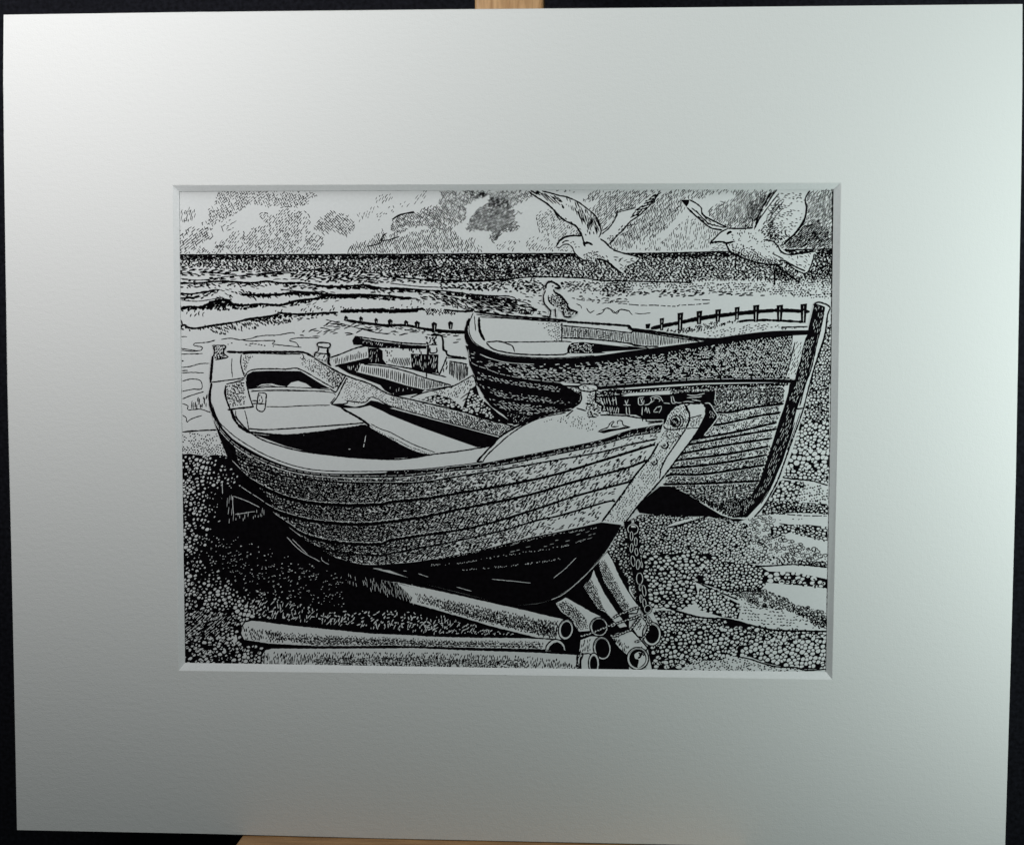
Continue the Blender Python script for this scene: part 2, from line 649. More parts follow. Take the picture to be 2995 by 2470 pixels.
def tone(L, poly, d, ang=65, cross=115, l=9, sp=6.2, w=1.9, p2=.5, curve=.08):
    d = min(1, d * 1.12)
    if d > .85:
        L.dash(poly, ang, 22, sp * 1.02, w * .88, p=d, curve=.05, angj=2.5, gap=1.1, jit=.1)
        if p2:
            L.dash(poly, cross, 15, sp * 1.1, w * .76, p=min(1, p2 * 1.25), curve=.05, angj=3, gap=1.15, jit=.1)
        return
    L.dash(poly, ang, l * 1.55, sp * .95, w * .82, p=d, curve=curve, angj=5, gap=1.18, jit=.12)
    if p2:
        L.dash(poly, cross, l * 1.4, sp, w * .78, p=min(1, d * p2 * 1.2), curve=curve, angj=5, gap=1.25, jit=.12)


CL = [
 # poly, density, angle, cross, len, spacing, width, cross share
 ('11:350,50 430,35 1130,35 1220,60 1225,100 1150,110 1150,160 1060,190 950,195 880,175 800,190 700,160 620,175 540,215 500,250 430,280 380,320 320,345 200,350 205,320 270,290 262,200 310,150 340,90', .72, -62, 38, 8, 6.4, 1.8, .75),
 ('11:10,235 90,195 160,190 165,260 120,310 10,330', .8, 76, 20, 11, 5.0, 1.7, .1),
 ('11:10,370 60,350 130,340 190,380 260,360 340,380 280,395 330,420 300,470 200,500 150,560 100,592 10,595', .85, 40, 110, 8, 6.2, 2.0, .35),
 ('11:720,235 780,230 850,250 900,190 1000,200 1110,220 1160,290 1220,320 1180,400 1280,430 1290,500 1260,560 1220,592 900,595 700,590 500,590 330,590 150,592 200,520 300,560 420,470 460,430 500,390 600,400 690,345 760,330 705,270', .72, 52, 130, 7.5, 6.0, 2.0, .3),
 ('11:380,350 470,280 520,300 480,380 420,420 370,400', .55, 30, 120, 7, 6.5, 1.6, .4),
 ('11:310,490 400,460 430,520 380,590 320,590', .6, 60, 130, 7, 6.5, 1.7, .3),
 ('11:1230,290 1320,220 1400,230 1500,260 1560,300 1560,360 1500,420 1460,440 1380,410 1280,430 1220,400 1180,370', .92, -45, 50, 9, 5.6, 1.9, .5),
 ('11:1460,420 1500,440 1520,480 1480,470', .7, -60, 40, 9, 6, 1.6, .2),
 ('11:1570,240 1680,210 1720,150 1770,180 1700,240 1640,320 1580,330', .5, 70, 120, 7, 7, 1.6, .2),
 ('11:1725,120 1800,65 1885,55 1885,115 1840,145 1760,175', .7, 60, 120, 9, 6, 1.7, .2),
 ('11:1745,250 1800,210 1840,240 1770,310', .7, 40, 120, 8, 6, 1.8, .3),
 ('11:1850,180 1895,150 1920,210 1880,240', .75, 50, 120, 8, 6, 1.8, .3),
 ('11:1470,595 1540,500 1700,460 1800,380 1850,470 1930,410 12:80,450 200,405 300,385 420,400 570,355 600,430 650,470 780,445 740,500 830,540 830,578 0,590', .86, 66, 118, 10, 5.4, 1.8, .55),
 ('12:30,285 60,262 150,235 220,240 290,190 360,170 430,170 440,100 425,60 470,35 640,35 870,35 870,85 750,130 665,170 690,250 660,290 600,340 560,370 500,395 450,400 400,400 360,430 350,370 280,345 200,365 140,390 80,410 20,440 0,480 0,350', 1.0, 62, -30, 11, 4.6, 2.0, .45),
 ('12:640,35 1250,35 1260,100 1150,140 1100,170 1130,240 1060,200 870,170 870,90 700,110', .95, 60, -28, 10, 4.8, 1.9, .5),
 ('12:730,225 860,150 880,90 1000,90 1100,210 1110,300 1150,370 1060,400 1010,400 960,440 915,500 880,440 890,400 800,392 690,395 660,375 700,300', 1.0, 40, -38, 12, 4.0, 2.1, .85),
 ('12:60,160 150,130 230,100 240,60 320,30 330,120 240,170 150,200', .45, 55, 120, 8, 7, 1.5, .2),
 ('12:1100,200 1160,215 1165,250 1110,240', .8, -40, 50, 9, 5, 1.8, .3),
 ('12:880,578 940,510 1060,475 1150,485 1250,450 1330,430 1400,440 1470,500 1450,570', .5, 52, 120, 7, 6.5, 1.7, .2),
 ('12:1285,270 1330,210 1400,195 1460,260 1560,310 1650,380 1690,430 1560,430 1480,490 1440,450 1330,420 1300,340', .7, 45, 110, 7, 6.0, 1.7, .3),
 ('12:1470,545 1560,520 1600,560 1600,575 1460,575', .6, 40, 120, 7, 6, 1.6, .2),
 ('12:1400,30 1640,30 1600,80 1540,60', .7, 20, 120, 8, 5.6, 1.8, .3),
 ('12:1680,115 1800,40 13:560,30 470,60 300,200 150,210 0,390 12:1850,420 1830,260 1740,190 1780,150 1900,140 1720,130', 1.0, 48, 88, 10, 4.8, 1.9, .4),
 ('13:60,500 200,400 250,330 330,280 450,150 540,60 600,35 700,115 745,200 690,250 500,440 400,475 300,480 240,560 100,560', 1.0, 72, 40, 11, 4.6, 1.9, .35),
 ('13:200,560 320,500 420,470 500,450 580,430 760,255 960,370 1040,400 960,480 945,540 860,560 500,575', .62, 82, 45, 8, 5.6, 1.7, .15),
 ('13:560,30 1550,30 1500,60 1440,160 1330,365 1100,370 1060,340 920,250 940,200 1000,160 1110,130 1170,100 1150,60 940,70 880,110 760,110 690,100 620,60', 1.0, 50, 95, 10, 4.8, 1.9, .45),
 ('13:1280,130 1500,50 1440,160 1330,365 1240,365', 1.0, 62, 20, 13, 4.2, 2.2, .3),
 ('13:1830,30 2060,30 2050,545 1600,555 1550,520 1700,440 1790,300 1800,120', 1.0, 42, 100, 10, 4.4, 2.0, .55),
 ('13:1560,540 1680,420 1800,330 1900,300 2050,420 2050,550', .9, 35, 20, 14, 4.4, 2.2, .3),
 ('13:950,540 1010,505 1090,510 1120,570 950,575', .7, 20, 80, 9, 5, 1.6, .2),
]
for s, d, a1, a2, l, sp, w, p2 in CL:
    tone(sky, c(s), d, a1, a2, l, sp, w, p2)
# heavier accents
sky.lines('11:1890,290 1950,250 2080,222 12:150,238 220,232|11:1660,530 1780,500 1800,440 1840,410|11:1780,480 1860,470 1950,440|12:20,290 90,255 150,238', 2.6)
sky.lines('11:1110,215 1150,250 1165,290|11:900,190 960,178 1020,190|11:715,250 740,232 790,235|11:380,345 400,400|12:1290,270 1300,330 1325,420|13:1040,130 1080,150 1000,190|12:880,420 900,480 920,500|12:910,480 990,410', 1.9, gaps=.8)
sky.lines('12:1850,405 1950,330 2010,215|12:1870,400 1990,290', 3.4)
sky.lines('13:150,215 200,200 290,190|13:1350,330 1420,170 1490,60|13:1600,510 1700,420 1780,310 1800,200', 3)
sky.build()

# ----------------------------------------------------------------- SEA
HOR = c('S:500,745.5 1140,744 1500,742 1870,741 2135,735.5 2465,727')
sea = Layer('drawn_sea', root, 'choppy dark sea with white breakers')
sea.pen = 1.15
sea.fill(np.vstack([HOR, c('S:2465,1240 500,1250')]), 0)
B1LO = c('11:0,700 300,720 600,750 900,745 12:0,775 250,795 520,825 800,832 1060,812 1300,792 1700,805 13:0,825 500,838 800,842 1050,830 1500,840 2060,815')
m1, d1, b1 = between(HOR, B1LO)
xmid = 1800
sea.dash(m1, 0, 10, 4.2, 2.4, p=.95, curve=.35, angj=38, gap=1.15, bounds=b1, wob=.5)
sea.dash(m1, 90, 8, 5.0, 2.0, p=grad(900, .6, 2000, .42), curve=.3, angj=40, gap=1.3, bounds=b1)
m1b, _, b1b = between(HOR, HOR + [0, 16])
sea.dash(m1b, 0, 14, 3.2, 2.6, p=.9, angj=12, gap=1.1, bounds=b1b)
sea.dash(c('12:0,600 1600,590 1500,680 900,750 0,760'), 4, 14, 5.4, 2.2, p=.5, angj=14)
sea.dash(c('12:300,700 1300,690 1300,790 1060,812 800,832 520,825 250,795'), 3, 18, 5.0, 2.6, p=.7, angj=9)
sea.line(HOR, 3.2, rough=.3)
# wave 1 region: streaks below the dark band
def S(s, ang=0, l=16, sp=4.6, w=2.5, p=.9, angj=9, curve=.05, gap=1.25, ink=1, wob=.3):
    sea.dash(c(s), ang, l, sp, w, p=p, angj=angj, curve=curve, gap=gap, ink=ink, wob=wob)


S('11:10,700 300,720 600,740 880,745 860,760 560,775 400,800 230,790 10,790', -3, 17, 5.0, 2.6, .85)
S('11:10,820 60,815 180,840 300,790 420,790 560,790 700,765 900,750 980,770 760,800 480,815 330,820 230,840 10,870', 8, 18, 4.8, 2.6, .8)
S('11:960,760 1200,738 1450,740 1700,768 1950,800 2105,812 12:300,830 500,835 560,860 250,850 0,840 11:1800,855 1500,850 1250,843 1050,826', 12, 16, 4.2, 2.7, .95, 12)
S('11:1000,735 1400,725 1800,760 2105,775 12:240,795 200,815 11:2050,800 1700,770 1400,745 1100,745', -4, 20, 3.8, 2.8, .9)
S('11:10,850 200,850 300,840 430,836 600,850 700,850 820,835 950,860 1050,850 1200,870 1300,880 1300,905 1200,905 1000,900 900,870 800,860 700,905 600,890 450,875 300,880 150,895 10,900', -18, 15, 4.6, 2.6, .9, 22)
S('11:1300,880 1500,880 1640,870 1750,890 1900,905 12:0,895 300,905 480,925 450,950 250,935 0,935 11:1700,935 1600,905 1450,905 1300,905', -6, 20, 4.0, 2.8, .9)
S('11:1650,890 1780,905 12:0,930 0,950 11:1850,945 1750,935', -35, 22, 4.2, 2.2, .9, 6)
S('11:10,940 200,950 340,905 450,935 470,965 380,935 200,985 100,1005 10,1005', 10, 16, 4.4, 2.6, .95, 20)
S('11:500,905 640,925 740,940 900,950 1000,935 1200,940 1380,955 1400,975 1150,965 950,965 850,985 700,990 600,975 520,955', -38, 24, 4.2, 2.4, .95, 8, .15)
S('11:1380,950 1600,945 1900,965 12:0,970 300,990 500,990 500,1010 250,1000 0,1000 11:1800,1000 1600,980 1400,985', -4, 24, 3.8, 3.0, .95, 7)
S('12:250,915 500,920 700,945 1060,965 1250,1050 1345,1110 1345,1135 1100,1130 740,1105 700,1085 560,1060 400,1000 250,990', -14, 22, 4.6, 2.5, .88, 10)
S('12:400,980 700,990 800,1010 800,1080 720,1090 600,1080 480,1060', -62, 24, 6.5, 2.0, .9, 10, .1)
S('12:1100,1060 1330,1075 1345,1130 1100,1125', 62, 16, 6, 2.1, .9, 12)
S('12:450,845 560,862 800,850 1060,812 1200,830 1350,850 1380,880 1340,935 1000,930 800,915 600,905 450,905', 4, 13, 4.2, 2.8, .92, 20, .2)
S('12:1060,812 1300,795 1500,830 1450,850 1300,860 1060,840', 8, 9, 7, 2.2, .6, 24)
S('12:1500,830 1800,825 2105,830 2105,950 1950,960 1700,940 1560,925 1500,900', 3, 9, 5.4, 2.4, .7, 22, .25)
S('12:1560,960 2105,985 2105,1040 1900,1030 1640,1000', -4, 13, 6.5, 2.3, .6, 14, .2)
S('12:1060,965 1300,1000 1230,1040 1150,1010', -8, 12, 6, 2.3, .6)
S('13:0,830 500,850 1300,845 2060,820 2050,990 1700,975 1500,940 900,900 300,900 0,900', 5, 5.5, 6.2, 2.2, .75, 30, .2, 1.5)
S('13:0,900 300,915 500,905 900,900 1150,925 1150,960 900,955 700,975 300,965 0,970', 8, 15, 5.2, 2.6, .75, 10)
S('13:1150,930 1450,945 1450,970 1150,965', 5, 18, 5, 2.6, .8, 8)
S('13:1500,690 1560,850 2050,840 2050,560 1880,590 1850,720 1800,780 1700,800', 15, 8, 4.8, 2.2, .95, 35, .3)
# breaker bodies
S('11:15,1070 100,1050 200,1060 300,1010 380,985 460,990 500,1030 620,1040 750,1030 900,1035 1050,995 1200,985 1300,955 1500,950 1600,975 1300,990 1200,1010 1050,1050 850,1060 600,1080 400,1090 200,1080 20,1095', 25, 14, 3.2, 3.2, .95, 25)
S('11:60,1080 280,1065 460,1060 440,1110 300,1090 260,1130 150,1160 90,1130', 72, 24, 7, 1.9, .95, 9, .25)
S('11:15,1230 90,1235 160,1250 250,1225 400,1205 560,1195 700,1155 850,1135 950,1145 1130,1165 1000,1180 860,1210 760,1220 640,1260 520,1275 410,1300 300,1290 220,1260 15,1270', -55, 15, 4.4, 2.4, .95, 14, .1)
S('11:740,1180 900,1170 1300,1140 1420,1130 1200,1165 1000,1190 860,1225 940,1250', 10, 10, 5, 2.3, .75, 20)
S('11:1330,1180 1500,1200 1700,1240 1950,1270 2105,1290 2050,1330 1850,1300 1600,1290 1450,1330 1050,1330 1100,1270 1260,1240', 10, 22, 5.4, 2.1, .7, 14)
S('11:1500,1190 1800,1230 2105,1260 12:280,1280 200,1300 0,1285 11:1700,1290', -9, 20, 5.6, 2.2, .7, 8)
S('12:280,1280 660,1290 650,1370 560,1380 500,1330 300,1330', 8, 14, 6.5, 2.2, .55, 6)
S('11:440,1375 850,1385 850,1410 440,1395', -8, 7, 6, 2, .5, 6)
S('12:300,1068 480,1080 640,1098 740,1088 700,1105 600,1130 480,1130 330,1132', 50, 14, 5.0, 2.0, 1, 4)
S('12:300,1068 480,1080 640,1098 740,1088 700,1105 600,1130 480,1130 330,1132', -50, 14, 5.0, 2.0, 1, 4)
S('11:860,1060 1060,1090 860,1110', 60, 14, 7, 2, .8, 10, .3)
S('11:1040,1060 1410,1045 1410,1110 1080,1115', 68, 11, 8, 2, .6, 14, .3)
S('11:1430,1060 12:300,1055 300,1075 11:1430,1095', 65, 9, 7, 2.2, .7, 25, .2)
S('12:0,1010 420,1000 420,1040 0,1050', 80, 8, 9, 2, .45, 20)
for s, w in (('11:10,850 200,850 300,838 430,835 560,846 650,850 800,834 900,850 1100,850 1300,880 1500,878 1640,868 1750,890 1900,905 12:0,893 200,905 300,912', 4.5),
             ('11:560,950 700,955 900,950 1000,934 1200,940 1400,960 1600,952 1900,968 12:0,970 200,985', 5),
             ('11:15,1078 100,1058 200,1062 300,1020 380,1000 450,1010 500,1040 620,1045 750,1035 900,1045 1050,1005 1200,990 1300,965 1500,955 1700,962', 7),
             ('11:15,1235 60,1218 90,1240 160,1248 250,1232 400,1210 500,1195 640,1165 800,1142 870,1128 900,1112 1050,1125 1200,1118 1410,1108', 6.5),
             ('11:1430,1100 1600,1092 1800,1082 12:0,1095 200,1085 300,1075', 7.5),
             ('11:1430,1105 1700,1095 1900,1098 12:0,1108 250,1096', 5),
             ('12:480,1085 640,1100 740,1090', 5), ('11:20,810 200,825 420,795 700,775 1000,760|11:900,905 1100,925 1300,930|11:30,1000 180,1010 400,975|12:0,850 250,880 500,890 800,905', 2.2), ('12:760,1000 950,1040 1200,1090|12:820,990 1050,1030 1300,1080|12:560,1010 640,1070 720,1095|12:900,965 1150,1010 1250,1050', 2.2),
             ('12:0,795 250,815 500,830 800,835 1060,812 1300,795 1700,806 13:0,826 500,840 800,846', 3.4),
             ('11:480,775 330,760 200,750|11:700,770 900,750 1050,745', 3),
             ('12:290,912 500,922 700,950|12:370,935 420,990|12:700,945 850,960 1060,965', 3),
             ('11:20,940 130,945 340,908|11:20,985 180,975', 4),
             ('11:20,1165 40,1210 20,1260', 3),
             ('11:1300,1170 1470,1215 1700,1275 1850,1300', 2),
             ('11:380,1345 470,1335 540,1348 640,1338 700,1320 780,1310 870,1308 1010,1285 1025,1300', 2.2),
             ('11:560,1345 640,1360 850,1355 830,1385 900,1395 1090,1415', 2.2),
             ('11:980,1355 1000,1340 1100,1330 1240,1330|11:980,1355 1040,1375 1065,1410', 2.2),
             ('11:330,1352 260,1370 150,1380 145,1400 210,1410 215,1430 180,1445 30,1425', 2.2),
             ('11:30,1440 120,1450 210,1440|11:30,1475 220,1470|11:30,1320 80,1322', 2.2),
             ('11:35,1590 100,1585 190,1560 280,1555|11:35,1640 120,1635 230,1640|11:35,1620 90,1618', 2.2),
             ('21:35,405 120,385 200,400 210,470 130,475 35,495', 2.2),
             ('21:40,560 130,525 230,495|21:40,600 90,620 90,655 200,650 290,680', 2.2),
             ('21:40,700 75,725 80,765 120,735 215,705', 2.2),
             ('12:1170,1050 1640,1050', 0)):
    if w:
        sea.lines(s, w)
S('11:150,800 500,790 900,770 1200,830 900,825 500,820 250,840', 3, 20, 7.5, 1.7, .55, 6)
S('11:700,870 1200,900 1700,960 1200,930 700,900', -5, 20, 6.5, 1.7, .55, 6)
S('11:250,890 480,900 520,980 300,985 420,940', -20, 14, 6, 1.8, .7, 14)
S('11:700,1030 1100,1010 1500,970 1700,975 1400,1040 900,1070', 12, 14, 8, 1.6, .4, 20)
S('12:380,990 760,985 1000,1030 1200,1060 1340,1080 1340,1130 900,1120 600,1070 400,1040', -12, 22, 5.2, 2.0, .8, 8)
S('12:1150,930 1360,940 1350,1040 1200,1000', -8, 12, 7, 1.9, .5, 12)
S('12:1520,840 2100,840 2100,940 1600,920', 2, 10, 6.5, 2.0, .6, 20)
S('13:0,835 900,850 1500,860 2030,830 2030,970 1200,960 600,940 0,920', 3, 8, 7.0, 1.8, .5, 20)
for s, ang in (('11:15,1055 100,1045 200,1050 300,1005 380,985 460,990 500,1030 620,1035 620,1050 500,1055 400,1060 200,1080 20,1090', 30), ('11:1200,985 1300,955 1500,950 1700,965 12:0,985 0,1000 11:1600,985 1300,990', 5),
               ('11:640,1165 850,1130 950,1115 1130,1125 1410,1105 1400,1125 1130,1145 950,1150 760,1180 640,1190', 10), ('11:1430,1085 1600,1080 2105,1080 12:300,1065 300,1085 0,1112 11:1600,1110 1430,1110', 0),
               ('11:560,940 950,935 1250,930 1450,950 1450,970 1100,955 900,965 700,975 560,960', 3), ('11:1280,870 1640,865 1900,900 2105,915 2105,935 1700,900 1300,895', -5),
               ('12:300,800 560,820 800,815 1060,800 1060,825 800,840 500,850 300,830', 2), ('12:500,920 750,950 1000,985 1150,1020 1150,1045 900,1010 700,985 500,950', -14)):
    sea.dash(c(s), ang, 15, 3.4, 3.0, .97, angj=16, gap=1.1, wob=.5)
S('21:70,590 265,530 265,620 130,660', 84, 22, 5.2, 2.1, 1, 4, gap=1.1)
S('11:30,1500 70,1500 70,1540 30,1540', 0, 9, 8, 2.2, .6)
sea.lines('12:1640,1030 1680,1050 1685,1075|12:1730,1070 1760,1110 1800,1090|12:1815,1130 1870,1110 1900,1070 1960,1090 2000,1120 2030,1080 2105,1095 13:250,1110 270,1130|13:290,1115 350,1120 430,1112|13:0,1090 60,1070 110,1115 160,1085 240,1095', 2)
sea.lines('13:0,1030 60,1020 220,1010|13:180,1030 330,1045 480,1045 640,1055 690,1040|13:700,1045 800,1040 950,1027|13:810,995 980,1000|12:1600,980 1700,1000 1850,1000', 2.1, gaps=.6)
sea.lines('12:1330,1035 1360,1040|12:1340,1100 1380,1110|11:20,760 120,765|11:40,820 60,820 100,820', 2.2)
sea.build()

# ----------------------------------------------------------------- GROYNES
gf = Layer('drawn_groyne', root, 'small far row of groyne stumps at the water on the left')
gf.lines('11:1460,1172 1600,1195 1800,1220 12:0,1222 150,1222 300,1252 500,1272 690,1280', 6)
gf.lines('12:300,1258 500,1282 690,1292', 4)
gf.dash(c('11:1480,1185 12:0,1225 300,1262 690,1285 690,1300 300,1285 0,1245 11:1600,1210'), -8, 10, 4, 2.3, .6)
gf.build()
for (t, x, y0, y1, w) in (('11', 1480, 1140, 1180, 11), ('11', 1612, 1146, 1192, 11), ('11', 1745, 1160, 1205, 10), ('11', 1866, 1170, 1220, 12),
                          ('11', 2005, 1180, 1225, 10), ('12', 10, 1170, 1218, 10), ('12', 146, 1180, 1225, 11), ('12', 242, 1185, 1245, 15),
                          ('12', 392, 1195, 1275, 15), ('12', 535, 1188, 1255, 14)):
    g = Layer('drawn_post', root)
    g.fill(c('%s:%d,%d %d,%d %d,%d %d,%d' % (t, x - w * 1.2, y0 + 8, x, y0 - 6, x + w * 1.2, y0 + 8, x + w, y1)) if False else
           c('%s:%d,%d %d,%d %d,%d %d,%d %d,%d' % (t, x - w * 1.7, y0 + 12, x - w * .3, y0 - 6, x + w * 1.7, y0 + 12, x + w, y1, x - w, y1)), 1)
    g.line(c('%s:%d,%d %d,%d' % (t, x + w * .25, y0 + 24, x + w * .1, y1 - 6)), 1.6, ink=0, sm=False)
    g.build()

gr = Layer('drawn_fence', root, 'right hand groyne of posts and rails behind the far boat')
gr.fill(c('13:520,1290 800,1220 1050,1180 1300,1160 1800,1150 1830,1260 1500,1290 1100,1345 900,1340'), 0)
gr.dash(c('13:520,1262 800,1236 960,1190 1250,1175 1290,1188 1050,1230 900,1270 780,1295 640,1290'), 66, 13, 4.4, 2.3, .95, gap=1.1)
gr.dash(c('13:520,1262 800,1236 960,1200 1250,1180 900,1255 780,1290 640,1290'), 10, 12, 5, 2.3, .7)
gr.dash(c('13:820,1300 1000,1260 1300,1215 1560,1200 1560,1240 1400,1275 1150,1315 1000,1330'), 15, 7, 6, 2, .65, angj=20)
gr.dash(c('13:1570,1240 1810,1232 1810,1262 1600,1268'), 60, 8, 4.5, 2.3, .95)
gr.lines('13:1575,1240 1810,1232', 3.5)
gr.lines('13:430,1250 560,1222 700,1195 900,1152 1150,1122 1400,1098 1600,1090 1830,1102', 11)
gr.lines('13:700,1200 900,1165 1150,1130 1400,1108', 5)
gr.lines('13:1200,1190 1300,1178 1500,1178 1790,1192', 5)
gr.lines('13:1370,1175 1440,1168 1500,1180', 3)
gr.build()
for (x, y0, y1, w) in ((405, 1205, 1250, 17), (528, 1155, 1265, 15), (690, 1108, 1270, 20), (857, 1092, 1212, 20), (1022, 1078, 1192, 20),
                       (1190, 1058, 1172, 17), (1357, 1040, 1192, 21), (1565, 1040, 1182, 22), (1775, 1030, 1200, 22)):
    g = Layer('drawn_post', root)
    w = w * 1.2
    g.fill(c('13:%d,%d %d,%d %d,%d %d,%d' % (x - w, y0 + 6, x + w * 1.2, y0, x + w * .7, y1, x - w * .8, y1)), 1)
    if y1 - y0 > 60:
        g.line(c('13:%d,%d %d,%d' % (x, y0 + 62, x - 2, y1 - 8)), 2.0, ink=0, sm=False)
        g.line(c('13:%d,%d %d,%d' % (x + 2, y0 + 20, x, y0 + 44)), 1.2, ink=0, sm=False)
    g.build()

# ----------------------------------------------------------------- FLYING GULLS


def gull_near():
    g = Layer('drawn_gull', root, 'gull flying left with both wings raised, left of the pair')
    g.fill(c('13:0,395 40,375 100,300 150,222 200,200 290,188 400,100 490,40 560,20 500,60 440,150 340,250 260,300 200,370 130,430 60,510 20,500 0,470 12:1800,470 1845,420'), 0)
    g.dash(c('13:250,270 330,180 420,100 520,30 545,40 440,150 340,250'), 36, 15, 3.6, 3.0, 1, angj=8, gap=1.1)
    g.dash(c('13:40,470 130,380 200,320 250,330 200,370 130,430 60,510'), 45, 9, 5.5, 2.2, .8, angj=20)
    g.lines('13:60,510 130,440 200,370 250,310 330,255 440,150 500,60|13:0,420 60,370 110,300 140,240', 3)
    g.lines('13:220,350 300,330|13:250,275 330,240|13:290,215 360,170|13:120,240 180,218 300,190', 2.4)
    body = c('12:1220,25 1400,30 1480,78 1560,95 1660,140 1740,200 1800,250 1840,310 1860,400 1845,445 1900,490 1930,530 1975,565 13:100,562 200,590 330,632 300,675 220,705 180,762 12:1960,700 1900,655 1830,640 1760,655 1700,640 1640,600 1615,550 1580,515 1530,512 1490,542 1462,530 1500,470 1560,440 1640,433 1692,440 1660,380 1630,340 1540,295 1480,245 1440,205 1380,145 1300,90')
    g.fill(body, 0)
    g.dash(c('12:1500,90 1560,95 1660,140 1740,200 1800,250 1830,300 1850,400 1780,420 1700,300 1600,180'), -72, 22, 6.5, 2.2, .85, angj=7)
    g.dash(c('12:1640,200 1740,200 1800,250 1830,300 1850,400 1800,430 1720,400'), -76, 20, 5.4, 2.4, .85, angj=6)
    g.dash(c('12:1230,30 1330,35 1480,90 1560,200 1500,180 1400,110 1300,85'), -42, 22, 4.6, 2.8, .85, angj=10)
    g.dash(c('12:1480,250 1560,270 1660,330 1740,430 1700,430 1640,340 1540,290'), -50, 9, 6.5, 2, .5)
    g.dash(c('12:1700,590 1830,560 1880,640 1760,655 1700,640'), 70, 7, 5, 2.2, .8, angj=30)
    g.dash(c('12:1760,560 1900,600 1980,700 1960,700 1900,655'), -40, 9, 7, 2, .4)
    g.dash(c('13:0,610 60,640 150,740 120,730 0,680'), -50, 12, 4.5, 2.4, .9)
    g.dash(c('13:80,600 330,635 300,670 180,750 140,680'), 10, 12, 6.5, 2.0, .6, angj=25)
    g.dash(c('12:1560,460 1700,520 1640,570 1600,530'), 0, 6, 7, 2, .4, angj=40)
    g.hatch(c('12:1540,150 1640,170 1740,215 1810,290 1835,400 1800,430 1730,400 1640,260'), -74, 5.6, 1.7, short=.35)
    g.hatch(c('12:1250,40 1340,40 1480,90 1540,160 1480,200 1380,120'), -44, 5.2, 2.2, short=.3)
    for s, w in (('12:1220,45 1300,100 1380,150 1440,205 1480,250 1540,300 1630,345 1665,385 1690,430 1705,485 1730,500', 3.6),
                 ('12:1340,40 1480,78 1560,95 1660,140 1740,200 1800,250 1838,310 1858,400 1838,450', 3.2),
                 ('12:1692,438 1640,433 1560,440 1510,465 1480,500 1465,530', 4.2),
                 ('12:1465,535 1490,540 1530,512 1575,512 1610,545 1625,580 1680,635 1760,655', 2.6),
                 ('12:1850,460 1900,495 1935,535 1985,565 13:100,560 200,590 320,620 330,640 300,670 220,705', 3.4),
                 ('12:1710,510 1740,495 1785,515|12:1700,490 1720,530', 4.5), ('12:1515,500 1545,480 1575,478', 3),
                 ('12:1830,640 1900,655 1960,700 2030,760 13:180,762', 4.0),
                 ('12:1440,200 1470,260 1500,300', 3), ('12:1590,330 1640,350 1690,440', 4)):
        g.lines(s, w)
    g.build()


